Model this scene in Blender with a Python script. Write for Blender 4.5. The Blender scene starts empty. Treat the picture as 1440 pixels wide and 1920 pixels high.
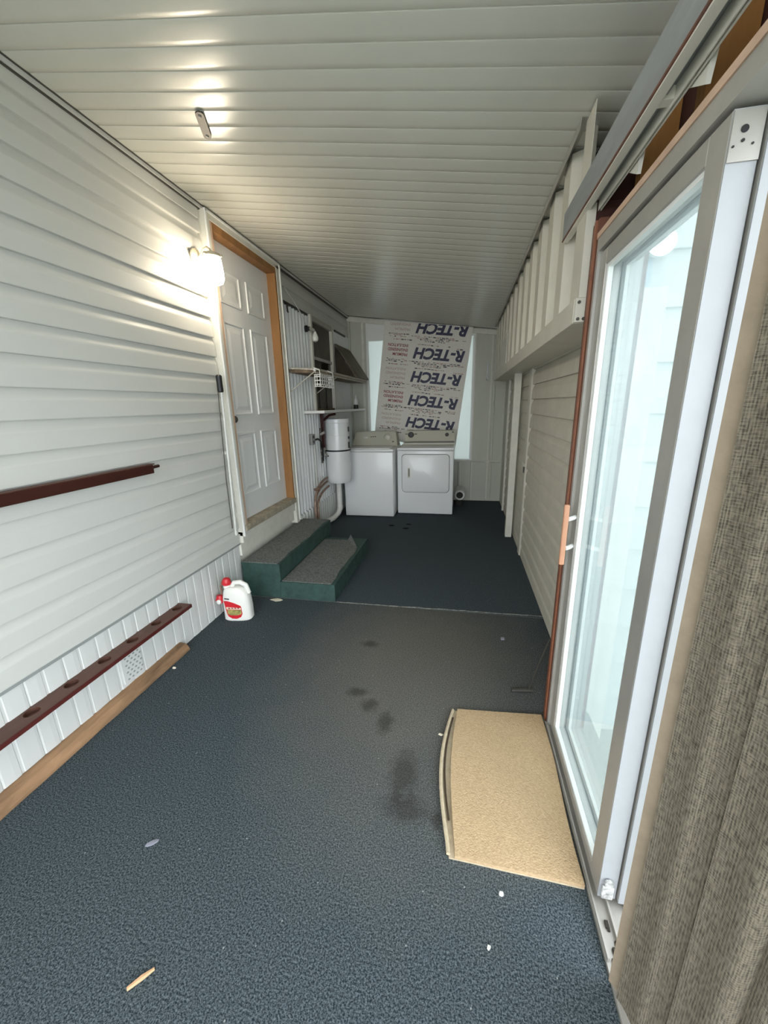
import bpy, bmesh, math, random
from mathutils import Vector, Matrix
random.seed(7)
S = bpy.context.scene
COL = S.collection

# ------------------------------------------------------------------ camera
H = 1.5
yaw, pitch, roll = (math.radians(a) for a in (11.458, 15.355, -1.346))
F = Vector((-math.sin(yaw)*math.cos(pitch), math.cos(yaw)*math.cos(pitch), -math.sin(pitch)))
R0 = Vector((math.cos(yaw), math.sin(yaw), 0)); U0 = R0.cross(F)
RX = R0*math.cos(roll) + U0*math.sin(roll); UX = -R0*math.sin(roll) + U0*math.cos(roll)
cam = bpy.data.cameras.new('camera'); cam_ob = bpy.data.objects.new('camera', cam); COL.objects.link(cam_ob)
M = Matrix((RX, UX, -F)).transposed().to_4x4(); M.translation = (0, 0, H)
cam_ob.matrix_world = M
cam.sensor_fit = 'HORIZONTAL'; cam.sensor_width = 36.0; cam.lens = 36.0*728/1440
cam.clip_start = 0.02; cam.clip_end = 200
S.camera = cam_ob

# ------------------------------------------------------------------ sky and exposure
W = bpy.data.worlds.new('world'); S.world = W; W.use_nodes = True
bg = W.node_tree.nodes['Background']
bg.inputs['Color'].default_value = (0.89, 0.955, 1.0, 1); bg.inputs['Strength'].default_value = 2.9
S.view_settings.view_transform = 'Standard'; S.view_settings.look = 'None'
S.view_settings.gamma = 1; S.view_settings.use_curve_mapping = False
S.view_settings.exposure = 1.03
LAMP_EMIT = 27.0

# ------------------------------------------------------------------ materials
def mat(name, col, rough=0.6, metal=0.0, noise=0.0, nscale=8.0, bump=0.0, bscale=60.0, stretch=(1,1,1), col2=None, spec=0.5, coat=0.0):
    m = bpy.data.materials.new(name); m.use_nodes = True
    nt = m.node_tree; b = nt.nodes['Principled BSDF']
    b.inputs['Base Color'].default_value = (*col, 1); b.inputs['Roughness'].default_value = rough
    b.inputs['Metallic'].default_value = metal; b.inputs['Specular IOR Level'].default_value = spec
    b.inputs['Coat Weight'].default_value = coat
    if noise or bump or col2:
        tc = nt.nodes.new('ShaderNodeTexCoord'); mp = nt.nodes.new('ShaderNodeMapping')
        mp.inputs['Scale'].default_value = stretch
        nt.links.new(tc.outputs['Object'], mp.inputs['Vector'])
    if noise or col2:
        n = nt.nodes.new('ShaderNodeTexNoise'); n.inputs['Scale'].default_value = nscale; n.inputs['Detail'].default_value = 6
        n.inputs['Roughness'].default_value = 0.65
        nt.links.new(mp.outputs[0], n.inputs['Vector'])
        r = nt.nodes.new('ShaderNodeValToRGB')
        c2 = col2 if col2 else tuple(c*(1-noise) for c in col)
        c1 = col if col2 else tuple(min(1, c*(1+noise*0.4)) for c in col)
        r.color_ramp.elements[0].position = 0.35; r.color_ramp.elements[1].position = 0.68
        r.color_ramp.elements[0].color = (*c2, 1); r.color_ramp.elements[1].color = (*c1, 1)
        nt.links.new(n.outputs['Fac'], r.inputs['Fac']); nt.links.new(r.outputs['Color'], b.inputs['Base Color'])
    if bump:
        n2 = nt.nodes.new('ShaderNodeTexNoise'); n2.inputs['Scale'].default_value = bscale; n2.inputs['Detail'].default_value = 4
        nt.links.new(mp.outputs[0], n2.inputs['Vector'])
        bp = nt.nodes.new('ShaderNodeBump'); bp.inputs['Strength'].default_value = bump; bp.inputs['Distance'].default_value = 0.004
        nt.links.new(n2.outputs['Fac'], bp.inputs['Height']); nt.links.new(bp.outputs['Normal'], b.inputs['Normal'])
    return m

def emit(name, col, strength):
    m = bpy.data.materials.new(name); m.use_nodes = True; nt = m.node_tree; nt.nodes.clear()
    e = nt.nodes.new('ShaderNodeEmission'); o = nt.nodes.new('ShaderNodeOutputMaterial')
    e.inputs['Color'].default_value = (*col, 1); e.inputs['Strength'].default_value = strength
    nt.links.new(e.outputs[0], o.inputs['Surface']); return m

def carpet_mat(name, dark, light, worn, stains=True):
    m = bpy.data.materials.new(name); m.use_nodes = True; nt = m.node_tree; b = nt.nodes['Principled BSDF']
    L = nt.links.new; N = nt.nodes.new
    b.inputs['Roughness'].default_value = 1.0; b.inputs['Specular IOR Level'].default_value = 0.1
    g = N('ShaderNodeNewGeometry')
    def noise(sc, det=3, rough=0.6):
        n = N('ShaderNodeTexNoise'); n.inputs['Scale'].default_value = sc; n.inputs['Detail'].default_value = det
        n.inputs['Roughness'].default_value = rough; L(g.outputs['Position'], n.inputs['Vector']); return n
    def ramp(src, a, bb, ca, cb):
        r = N('ShaderNodeValToRGB'); r.color_ramp.elements[0].position = a; r.color_ramp.elements[1].position = bb
        r.color_ramp.elements[0].color = (*ca, 1); r.color_ramp.elements[1].color = (*cb, 1); L(src, r.inputs['Fac']); return r
    def mix(fac, a, bb):
        x = N('ShaderNodeMix'); x.data_type = 'RGBA'; L(fac, x.inputs[0]); L(a, x.inputs[6]); L(bb, x.inputs[7]); return x.outputs[2]
    fine = noise(260, 4, 0.9)
    coarse = noise(175, 3, 0.8)
    avg = N('ShaderNodeMath'); avg.operation = 'ADD'; L(fine.outputs['Fac'], avg.inputs[0]); L(coarse.outputs['Fac'], avg.inputs[1])
    hv = N('ShaderNodeMath'); hv.operation = 'MULTIPLY'; hv.inputs[1].default_value = 0.5; L(avg.outputs[0], hv.inputs[0])
    base = ramp(hv.outputs[0], 0.45, 0.60, dark, light).outputs['Color']
    wornc = ramp(hv.outputs[0], 0.42, 0.60, tuple(c*0.30 for c in worn), worn).outputs['Color']
    out = base
    def blob(cx, cy, rx, ry, soft, nsc, namp):
        mp = N('ShaderNodeMapping'); mp.vector_type = 'TEXTURE'
        mp.inputs['Location'].default_value = (cx, cy, 0); mp.inputs['Scale'].default_value = (rx, ry, 1)
        L(g.outputs['Position'], mp.inputs['Vector'])
        ln = N('ShaderNodeVectorMath'); ln.operation = 'LENGTH'
        z = N('ShaderNodeVectorMath'); z.operation = 'MULTIPLY'; z.inputs[1].default_value = (1, 1, 0)
        L(mp.outputs[0], z.inputs[0]); L(z.outputs[0], ln.inputs[0])
        nn = noise(nsc, 3); ad = N('ShaderNodeMath'); ad.operation = 'MULTIPLY_ADD'
        L(nn.outputs['Fac'], ad.inputs[0]); ad.inputs[1].default_value = namp; L(ln.outputs['Value'], ad.inputs[2])
        r = N('ShaderNodeMapRange'); r.inputs['From Min'].default_value = 1 + namp*0.5 + soft; r.inputs['From Max'].default_value = 1 + namp*0.5 - soft
        L(ad.outputs[0], r.inputs['Value']); return r.outputs['Result']
    def scaled(v, k):
        x = N('ShaderNodeMath'); x.operation = 'MULTIPLY'; L(v, x.inputs[0]); x.inputs[1].default_value = k; return x.outputs[0]
    if stains:
        out = mix(scaled(blob(-0.22, 2.0, 0.62, 0.85, 0.55, 5, 0.5), 0.75), out, wornc)
        stainc = N('ShaderNodeRGB'); stainc.outputs[0].default_value = (0.026, 0.023, 0.019, 1)
        for cx, cy, rx, ry in ((-0.20, 1.27, 0.055, 0.10), (-0.17, 1.13, 0.08, 0.05), (-0.33, 1.53, 0.035, 0.06), (-0.43, 1.63, 0.04, 0.04), (-0.52, 1.71, 0.05, 0.03), (-0.05, 1.10, 0.02, 0.03), (-0.55, 2.15, 0.05, 0.03)):
            out = mix(scaled(blob(cx, cy, rx, ry, 0.45, 30, 1.5), 0.55), out, stainc.outputs[0])
    else:
        stainc = N('ShaderNodeRGB'); stainc.outputs[0].default_value = (0.006, 0.007, 0.008, 1)
        for cx, cy, rx, ry in ((-0.86, 4.72, 0.035, 0.03), (-0.66, 4.62, 0.04, 0.03), (-0.65, 4.80, 0.035, 0.025)):
            out = mix(blob(cx, cy, rx, ry, 0.25, 22, 0.7), out, stainc.outputs[0])
    sp = noise(300, 1)
    fl = N('ShaderNodeTexVoronoi'); fl.inputs['Scale'].default_value = 17; L(g.outputs['Position'], fl.inputs['Vector'])
    fr = N('ShaderNodeMapRange'); fr.inputs['From Min'].default_value = 0.055; fr.inputs['From Max'].default_value = 0.03
    L(fl.outputs['Distance'], fr.inputs['Value'])
    lint = N('ShaderNodeRGB'); lint.outputs[0].default_value = (0.35, 0.36, 0.34, 1)
    out = mix(scaled(fr.outputs['Result'], 0.7), out, lint.outputs[0])
    L(out, b.inputs['Base Color'])
    bp = N('ShaderNodeBump'); bp.inputs['Strength'].default_value = 0.25; bp.inputs['Distance'].default_value = 0.003
    L(hv.outputs[0], bp.inputs['Height']); L(bp.outputs['Normal'], b.inputs['Normal'])
    return m

MT = dict(
    siding=mat('white_vinyl', (0.64, 0.635, 0.60), 0.42, noise=0.04, nscale=3, bump=0.08, bscale=14, stretch=(1, .3, 1)),
    skirt=mat('skirt_vinyl', (0.68, 0.69, 0.67), 0.45, noise=0.03, nscale=4),
    ceil=mat('ceiling_enamel', (0.66, 0.65, 0.58), 0.27, noise=0.035, nscale=2.5, bump=0.05, bscale=5),
    beige=mat('beige_siding', (0.60, 0.56, 0.47), 0.6, noise=0.10, nscale=5),
    beige_metal=mat('beige_metal', (0.64, 0.60, 0.51), 0.45, noise=0.08, nscale=5),
    back=mat('back_wall_panel', (0.58, 0.58, 0.50), 0.55, noise=0.12, nscale=2.5, stretch=(1, 1, .2)),
    trim=mat('cream_trim', (0.72, 0.70, 0.62), 0.5, noise=0.08, nscale=12),
    white=mat('white_paint', (0.82, 0.82, 0.80), 0.4),
    door=mat('door_paint', (0.78, 0.79, 0.79), 0.38),
    brownstop=mat('orange_brown_wood', (0.36, 0.17, 0.055), 0.6, noise=0.3, nscale=10, stretch=(1, 1, .15)),
    jamb=mat('red_brown_wood', (0.16, 0.055, 0.03), 0.55, noise=0.4, nscale=12, stretch=(1, 1, .1)),
    stud=mat('stud_wood', (0.42, 0.19, 0.05), 0.7, noise=0.35, nscale=10, stretch=(1, 1, .15)),
    void=mat('dark_red_board', (0.055, 0.014, 0.009), 0.8, noise=0.3),
    maroon=mat('maroon_stain', (0.048, 0.010, 0.0065), 0.35, noise=0.35, nscale=10, stretch=(1, .1, 1)),
    maroon_top=mat('brown_stain', (0.105, 0.043, 0.028), 0.5, noise=0.35, nscale=10, stretch=(1, .1, 1)),
    lumber=mat('weathered_lumber', (0.33, 0.19, 0.10), 0.85, noise=0.5, nscale=14, bump=0.5, bscale=40, stretch=(1, .15, 1)),
    black=mat('black_plastic', (0.012, 0.012, 0.013), 0.45),
    dark=mat('dark_gap', (0.03, 0.028, 0.025), 0.8),
    grey=mat('grey_metal', (0.33, 0.33, 0.32), 0.4, 0.5, noise=0.2, nscale=20),
    darkmetal=mat('dark_steel', (0.075, 0.07, 0.06), 0.5, 0.3, noise=0.2, nscale=30),
    alu=mat('mill_aluminium', (0.44, 0.42, 0.385), 0.42, 0.35, noise=0.08, nscale=10),
    alu_white=mat('white_aluminium', (0.40, 0.415, 0.435), 0.42, 0.0, noise=0.05, nscale=9),
    beam=mat('grey_painted_beam', (0.30, 0.31, 0.305), 0.6, noise=0.22, nscale=9, stretch=(1, .2, 1)),
    channel=mat('cream_channel', (0.80, 0.76, 0.66), 0.4),
    green=mat('green_step_paint', (0.034, 0.078, 0.066), 0.7, noise=0.35, nscale=14),
    tread=mat('worn_step_carpet', (0.185, 0.195, 0.185), 0.95, noise=0.6, nscale=90, bump=0.6, bscale=160),
    mat_pile=mat('coir_mat', (0.56, 0.40, 0.235), 0.95, bump=0.9, bscale=190, col2=(0.43, 0.295, 0.165), nscale=120),
    mat_edge=mat('mat_backing', (0.55, 0.45, 0.31), 0.9, noise=0.2, nscale=40),
    appliance=mat('appliance_white', (0.86, 0.87, 0.88), 0.28, coat=0.3),
    console=mat('console_putty', (0.58, 0.56, 0.47), 0.35),
    console_dark=mat('console_groove', (0.10, 0.095, 0.08), 0.5),
    tank=mat('tank_enamel', (0.80, 0.81, 0.82), 0.22, coat=0.3),
    copper=mat('corroded_copper', (0.36, 0.24, 0.18), 0.5, 0.3, noise=0.5, nscale=25),
    pvc=mat('pvc_pipe', (0.74, 0.73, 0.69), 0.4, noise=0.08),
    rust_wire=mat('rusty_white_wire', (0.66, 0.62, 0.54), 0.6, noise=0.45, nscale=30),
    shelfwood=mat('stained_shelf_board', (0.21, 0.15, 0.10), 0.8, noise=0.5, nscale=12, stretch=(1, .3, 1)),
    brownpanel=mat('brown_weathered_panel', (0.155, 0.125, 0.085), 0.75, noise=0.5, nscale=6, stretch=(1, 1, .3)),
    screen=mat('dark_window_screen', (0.085, 0.070, 0.045), 0.55, noise=0.45, nscale=5),
    glassdark=mat('dark_window_pane', (0.02, 0.016, 0.012), 0.1),
    foam=mat('white_foam_sheet', (0.80, 0.765, 0.70), 0.5, noise=0.05, nscale=30),
    ink=mat('navy_ink', (0.012, 0.012, 0.06), 0.5),
    redink=mat('red_ink', (0.32, 0.045, 0.05), 0.6),
    paleink=mat('pale_red_ink', (0.50, 0.33, 0.30), 0.6),
    blackink=mat('black_ink', (0.07, 0.065, 0.07), 0.6),
    red=mat('red_plastic', (0.60, 0.02, 0.03), 0.35),
    jug=mat('jug_plastic', (0.82, 0.80, 0.75), 0.35),
    lab_yellow=mat('label_yellow_green', (0.50, 0.42, 0.14), 0.5, col2=(0.16, 0.17, 0.05), nscale=40),
    lab_pale=mat('label_cream', (0.78, 0.70, 0.55), 0.5),
    handle=mat('pink_wood_handle', (0.62, 0.30, 0.18), 0.5, noise=0.15, nscale=8, stretch=(1, 1, .2)),
    scrap=mat('paper_scrap', (0.78, 0.78, 0.68), 0.8),
    twig=mat('wood_splinter', (0.55, 0.33, 0.18), 0.8),
    leaf=mat('grey_scrap', (0.25, 0.25, 0.30), 0.8),
    concrete=mat('outside_concrete', (0.25, 0.27, 0.225), 0.85, noise=0.15),
    outside=mat('outside_white_siding', (0.53, 0.53, 0.50), 0.5),
    outpost=mat('outside_corner_post', (0.33, 0.40, 0.45), 0.5),
    brass=mat('cream_lamp_metal', (0.55, 0.49, 0.37), 0.35, 0.4),
    shade=emit('lit_glass_shade', (1.0, 0.86, 0.66), LAMP_EMIT),
    led=emit('led_ring', (0.75, 0.9, 1.0), 12.0),
    bulb=mat('frosted_bulb', (0.85, 0.85, 0.80), 0.2),
    carpet=carpet_mat('blue_grey_carpet', (0.012, 0.019, 0.024), (0.145, 0.172, 0.186), (0.235, 0.215, 0.185)),
    carpet_far=carpet_mat('far_carpet', (0.016, 0.024, 0.031), (0.15, 0.18, 0.20), (0.1, 0.1, 0.1), False),
    seam=mat('frayed_seam', (0.22, 0.22, 0.20), 0.9, noise=0.6, nscale=60),
)
def glass_mat():
    m = bpy.data.materials.new('hazy_door_glass'); m.use_nodes = True; nt = m.node_tree; nt.nodes.clear(); N = nt.nodes.new; L = nt.links.new
    o = N('ShaderNodeOutputMaterial'); tr = N('ShaderNodeBsdfTransparent'); gl = N('ShaderNodeBsdfGlossy'); df = N('ShaderNodeBsdfTranslucent')
    tr.inputs['Color'].default_value = (0.895, 0.92, 0.915, 1); gl.inputs['Roughness'].default_value = 0.04
    df.inputs['Color'].default_value = (0.60, 0.66, 0.70, 1)
    fr = N('ShaderNodeFresnel'); fr.inputs['IOR'].default_value = 1.28
    n = N('ShaderNodeTexNoise'); n.inputs['Scale'].default_value = 2.0; n.inputs['Detail'].default_value = 3
    mr = N('ShaderNodeMapRange'); mr.inputs['To Min'].default_value = 0.20; mr.inputs['To Max'].default_value = 0.34
    L(n.outputs['Fac'], mr.inputs['Value'])
    a = N('ShaderNodeMixShader'); gm_ = N('ShaderNodeNewGeometry'); iv = N('ShaderNodeMath'); iv.operation = 'SUBTRACT'; iv.inputs[0].default_value = 1.0; L(gm_.outputs['Backfacing'], iv.inputs[1])
    hz = N('ShaderNodeMath'); hz.operation = 'MULTIPLY'; L(mr.outputs['Result'], hz.inputs[0]); L(iv.outputs[0], hz.inputs[1])
    fz = N('ShaderNodeMath'); fz.operation = 'MULTIPLY'; L(fr.outputs[0], fz.inputs[0]); L(iv.outputs[0], fz.inputs[1])
    L(hz.outputs[0], a.inputs[0]); L(tr.outputs[0], a.inputs[1]); L(df.outputs[0], a.inputs[2])
    b = N('ShaderNodeMixShader'); L(fz.outputs[0], b.inputs[0]); L(a.outputs[0], b.inputs[1]); L(gl.outputs[0], b.inputs[2])
    L(b.outputs[0], o.inputs['Surface']); return m
MT['glass'] = glass_mat()
def frosted():
    m = bpy.data.materials.new('frosted_pane'); m.use_nodes = True; nt = m.node_tree; nt.nodes.clear(); N = nt.nodes.new; L = nt.links.new
    o = N('ShaderNodeOutputMaterial'); t = N('ShaderNodeBsdfTranslucent'); d = N('ShaderNodeBsdfDiffuse'); x = N('ShaderNodeMixShader')
    t.inputs['Color'].default_value = (0.56, 0.59, 0.575, 1); d.inputs['Color'].default_value = (0.75, 0.78, 0.76, 1); x.inputs[0].default_value = 0.55
    L(t.outputs[0], x.inputs[1]); L(d.outputs[0], x.inputs[2]); L(x.outputs[0], o.inputs['Surface']); return m
MT['frosted'] = frosted()
def weave():
    m = bpy.data.materials.new('woven_blind_fabric'); m.use_nodes = True; nt = m.node_tree; b = nt.nodes['Principled BSDF']; N = nt.nodes.new; L = nt.links.new
    b.inputs['Roughness'].default_value = 0.85
    uv = N('ShaderNodeUVMap'); sep = N('ShaderNodeSeparateXYZ'); L(uv.outputs[0], sep.inputs[0])
    def wv(sock, k):
        x = N('ShaderNodeMath'); x.operation = 'MULTIPLY'; x.inputs[1].default_value = k; L(sock, x.inputs[0])
        y = N('ShaderNodeMath'); y.operation = 'SINE'; L(x.outputs[0], y.inputs[0]); return y.outputs[0]
    a = wv(sep.outputs[0], 2*math.pi/0.0042); c = wv(sep.outputs[1], 2*math.pi/0.006)
    mp = N('ShaderNodeMapping'); mp.inputs['Scale'].default_value = (360, 45, 1); L(uv.outputs[0], mp.inputs['Vector'])
    n = N('ShaderNodeTexNoise'); n.inputs['Scale'].default_value = 1.0; n.inputs['Detail'].default_value = 5; L(mp.outputs[0], n.inputs['Vector'])
    mp2 = N('ShaderNodeMapping'); mp2.inputs['Scale'].default_value = (70, 520, 1); L(uv.outputs[0], mp2.inputs['Vector'])
    n2 = N('ShaderNodeTexNoise'); n2.inputs['Scale'].default_value = 1.0; n2.inputs['Detail'].default_value = 5; L(mp2.outputs[0], n2.inputs['Vector'])
    s = N('ShaderNodeMath'); s.operation = 'MULTIPLY_ADD'; L(a, s.inputs[0]); s.inputs[1].default_value = 0.10; L(n.outputs['Fac'], s.inputs[2])
    s2 = N('ShaderNodeMath'); s2.operation = 'MULTIPLY_ADD'; L(c, s2.inputs[0]); s2.inputs[1].default_value = 0.05; L(s.outputs[0], s2.inputs[2])
    s3 = N('ShaderNodeMath'); s3.operation = 'ADD'; L(s2.outputs[0], s3.inputs[0]); L(n2.outputs['Fac'], s3.inputs[1])
    r = N('ShaderNodeValToRGB'); r.color_ramp.elements[0].position = 0.62; r.color_ramp.elements[1].position = 1.08
    sc = N('ShaderNodeMath'); sc.operation = 'MULTIPLY'; sc.inputs[1].default_value = 0.86; L(s3.outputs[0], sc.inputs[0])
    r.color_ramp.elements[0].color = (0.034, 0.028, 0.018, 1); r.color_ramp.elements[1].color = (0.165, 0.138, 0.098, 1)
    L(sc.outputs[0], r.inputs['Fac']); L(r.outputs['Color'], b.inputs['Base Color'])
    bp = N('ShaderNodeBump'); bp.inputs['Strength'].default_value = 0.5; bp.inputs['Distance'].default_value = 0.001
    L(s2.outputs[0], bp.inputs['Height']); L(bp.outputs['Normal'], b.inputs['Normal']); return m
MT['weave'] = weave()
MT['vane_edge'] = mat('tan_blind_fabric', (0.27, 0.21, 0.145), 0.8, noise=0.15, nscale=20)

# ------------------------------------------------------------------ mesh helpers
class MB:
    def __init__(s): s.v = []; s.f = []; s.uv = None
    def add(s, v, f):
        o = len(s.v); s.v += [tuple(p) for p in v]; s.f += [tuple(i+o for i in q) for q in f]; return s
    def box(s, x0, x1, y0, y1, z0, z1, bev=0.0, seg=2):
        if bev:
            bm = bmesh.new(); bmesh.ops.create_cube(bm, size=1)
            for v in bm.verts: v.co = Vector((x0+(v.co.x+.5)*(x1-x0), y0+(v.co.y+.5)*(y1-y0), z0+(v.co.z+.5)*(z1-z0)))
            bmesh.ops.bevel(bm, geom=bm.edges[:], offset=bev, segments=seg, profile=0.5, affect='EDGES')
            bm.verts.index_update(); s.add([v.co[:] for v in bm.verts], [[v.index for v in f.verts] for f in bm.faces]); bm.free(); return s
        v = [(x, y, z) for x in (x0, x1) for y in (y0, y1) for z in (z0, z1)]
        return s.add(v, [(0,1,3,2),(4,6,7,5),(0,4,5,1),(2,3,7,6),(0,2,6,4),(1,5,7,3)])
    def prism(s, prof, fn0, fn1):
        """closed 2-D profile; fn0/fn1 map (a,b) to the two end outlines"""
        n = len(prof); v = [fn0(*p) for p in prof] + [fn1(*p) for p in prof]
        f = [(i, (i+1) % n, n+(i+1) % n, n+i) for i in range(n)] + [tuple(range(n-1, -1, -1)), tuple(range(n, 2*n))]
        return s.add(v, f)
    def tube(s, path, r, n=10, cap=True):
        path = [Vector(p) for p in path]; rr = r if isinstance(r, (list, tuple)) else [r]*len(path)
        v = []; up = None
        for i, p in enumerate(path):
            d = (path[min(i+1, len(path)-1)] - path[max(i-1, 0)]).normalized()
            if up is None: up = Vector((0, 0, 1)) if abs(d.z) < .9 else Vector((1, 0, 0))
            a = d.cross(up).normalized(); b = a.cross(d).normalized(); up = b
            for k in range(n):
                t = 2*math.pi*k/n; v.append(p + (a*math.cos(t) + b*math.sin(t))*rr[i])
        f = [(i*n+k, i*n+(k+1) % n, (i+1)*n+(k+1) % n, (i+1)*n+k) for i in range(len(path)-1) for k in range(n)]
        if cap: f += [tuple(range(n-1, -1, -1)), tuple((len(path)-1)*n+k for k in range(n))]
        return s.add(v, f)
    def lathe(s, prof, c, n=24, axis='z'):
        """prof: (radius, height) list along the axis"""
        v = []
        for r, h in prof:
            for k in range(n):
                t = 2*math.pi*k/n; a, b = r*math.cos(t), r*math.sin(t)
                if axis == 'z': v.append((c[0]+a, c[1]+b, c[2]+h))
                elif axis == 'y': v.append((c[0]+a, c[1]+h, c[2]+b))
                else: v.append((c[0]+h, c[1]+a, c[2]+b))
        m = len(prof); f = [(i*n+k, i*n+(k+1) % n, (i+1)*n+(k+1) % n, (i+1)*n+k) for i in range(m-1) for k in range(n)]
        f += [tuple(range(n-1, -1, -1)), tuple((m-1)*n+k for k in range(n))]
        return s.add(v, f)
    def sheet(s, poly, fn0, fn1, th):
        """open polyline swept between two maps and given thickness along th(vector)"""
        n = len(poly); t = Vector(th)
        A = [Vector(fn0(*p)) for p in poly]; B = [Vector(fn1(*p)) for p in poly]
        v = A + B + [a+t for a in A] + [b+t for b in B]
        f = []
        for i in range(n-1):
            f += [(i, i+1, n+i+1, n+i), (2*n+i+1, 2*n+i, 3*n+i, 3*n+i+1), (i+1, i, 2*n+i, 2*n+i+1), (n+i, n+i+1, 3*n+i+1, 3*n+i)]
        f += [(0, n, 3*n, 2*n), (n-1, 3*n-1, 4*n-1, 2*n-1)]
        return s.add(v, f)
    def grid(s, nx, ny, fn, thick=None):
        v = [fn(i/(nx-1), j/(ny-1)) for j in range(ny) for i in range(nx)]
        return s.add(v, [(j*nx+i, j*nx+i+1, (j+1)*nx+i+1, (j+1)*nx+i) for j in range(ny-1) for i in range(nx-1)])

ORG = {}
def obj(name, mb, material, parent=None, smooth=False, kind=None, label=None, origin=None):
    me = bpy.data.meshes.new(name)
    vs = [Vector(p) for p in mb.v]
    lo = Vector([min(p[i] for p in vs) for i in range(3)]); hi = Vector([max(p[i] for p in vs) for i in range(3)])
    c = Vector(origin) if origin else Vector(((lo.x+hi.x)/2, (lo.y+hi.y)/2, lo.z))
    me.from_pydata([tuple(p-c) for p in vs], [], mb.f); me.update()
    bm = bmesh.new(); bm.from_mesh(me); bmesh.ops.recalc_face_normals(bm, faces=bm.faces); bm.to_mesh(me); bm.free()
    if smooth:
        me.polygons.foreach_set('use_smooth', [True]*len(me.polygons))
        me.set_sharp_from_angle(angle=math.radians(35))
    me.materials.append(material if not isinstance(material, str) else MT[material])
    o = bpy.data.objects.new(name, me); COL.objects.link(o); ORG[o] = c
    if parent: o.parent = parent; o.location = c - ORG[parent]
    else: o.location = c
    if kind: o['kind'] = kind
    if label: o['label'] = label
    return o
def tag(o, label, cat, group=None):
    o['label'] = label; o['category'] = cat
    if group: o['group'] = group
    return o
def thing(name, loc, label, cat, group=None):
    o = bpy.data.objects.new(name, None); COL.objects.link(o); o.location = loc; ORG[o] = Vector(loc); o.empty_display_size = .1
    return tag(o, label, cat, group)
def struct(name, loc):
    o = bpy.data.objects.new(name, None); COL.objects.link(o); o.location = loc; ORG[o] = Vector(loc); o['kind'] = 'structure'; return o
def copy_at(o, delta):
    c = o.copy(); COL.objects.link(c); c.location = o.location + Vector(delta); ORG[c] = ORG[o] + Vector(delta); return c
def B(*a, **k): return MB().box(*a, **k)
def text_mesh(body, size, shear=0.0, offset=0.0, space=1.0):
    cu = bpy.data.curves.new('t', 'FONT'); cu.body = body; cu.size = size; cu.shear = shear; cu.offset = offset; cu.space_character = space
    cu.extrude = 0.0004; cu.align_x = 'LEFT'; cu.resolution_u = 3
    t = bpy.data.objects.new('t', cu); COL.objects.link(t)
    dg = bpy.context.evaluated_depsgraph_get(); me = bpy.data.meshes.new_from_object(t.evaluated_get(dg))
    mb = MB(); mb.add([v.co[:] for v in me.vertices], [tuple(p.vertices) for p in me.polygons])
    bpy.data.objects.remove(t); bpy.data.curves.remove(cu); bpy.data.meshes.remove(me); return mb

XL = -1.74; XR = 0.61; YB = 6.2; Y0 = -1.0
def zc(x): return 2.80 - 0.14*(x + 1.74)

# ================================================================== STRUCTURE
# floor
fl = struct('floor', (0, 2.5, 0))
obj('slab', B(-1.80, 0.66, Y0, YB+.05, -0.18, -0.004), 'concrete', fl)
obj('carpet', B(-1.775, 0.43, Y0, 1.70, -0.004, 0.0), 'carpet', fl)
obj('carpet', B(-1.775, 0.612, 1.70, 2.652, -0.004, 0.0), 'carpet', fl)
obj('carpet', B(-1.775, 0.612, 2.664, YB, -0.004, 0.0), 'carpet_far', fl, label='darker far carpet sheet')
obj('seam', MB().tube([(x, 2.658 + random.uniform(-.004, .004) + (x+1)*0.012, 0.0005) for x in [-0.94+i*0.05 for i in range(32)]], 0.0045, 6), 'seam', fl, label='pale frayed seam')

# ceiling of narrow enamelled planks running across the room
ce = struct('ceiling', (0, 2.5, 2.7))
XC0, XC1 = -1.735, 0.52
def ceil_plank(y):
    p = 0.1015
    prof = [(0.0, .014), (0.0, .004), (.0012, .0003), (.004, 0.0), (.028, -.0005), (.0505, -.0007), (.073, -.0005), (.0965, 0.0), (.0985, .0012), (p, .0042), (p, .014)]
    return MB().prism(prof, lambda a, b: (XC0, y+a, zc(XC0)+b), lambda a, b: (XC1, y+a, zc(XC1)+b))
pl0 = obj('plank', ceil_plank(Y0), 'ceil', ce, smooth=True)
n_pl = int((YB - Y0)/0.1015)
for i in range(1, n_pl): copy_at(pl0, (0, 0.1015*i, 0))
rf = MB()
rf.add([(x, y, zc(x)+d) for d in (.016, .08) for x, y in ((-2.0, Y0), (.72, Y0), (.72, YB+.3), (-2.0, YB+.3))], [(0,1,2,3),(7,6,5,4),(0,4,5,1),(1,5,6,2),(2,6,7,3),(3,7,4,0)])
obj('roof_deck', rf, 'beam', ce)

# left wall: dutch-lap siding near the camera, corrugated beyond the door
wl = struct('wall_left', (XL-.05, 2.5, 0))
obj('sheathing', B(-1.86, -1.775, Y0, 2.75, 0.0, 2.84), 'trim', wl)
obj('sheathing', B(-1.86, -1.775, 3.76, YB, 0.0, 2.84), 'trim', wl)
obj('sheathing', B(-1.86, -1.775, 2.75, 3.76, 0.0, 0.52), 'trim', wl)
P_S = 0.1285
def lap(x0, dirx, y0, y1, z, h=P_S, proud=.015):
    prof = [(-.012, 0), (proud, 0), (proud+.001, .004), (proud-.002, h*.60), (proud-.0035, h*.66), (-.004, h*.965), (-.005, h), (-.012, h)]
    return MB().prism(prof, lambda a, b: (x0+dirx*a, y0, z+b), lambda a, b: (x0+dirx*a, y1, z+b))
sb = obj('siding_board', lap(XL-.02, 1, Y0, 2.69, 0.447), 'siding', wl)
for i in range(1, 17): copy_at(sb, (0, 0, P_S*i))
obj('siding_board', lap(XL-.02, 1, Y0, 2.69, 0.447+17*P_S, h=.10), 'siding', wl)
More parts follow.
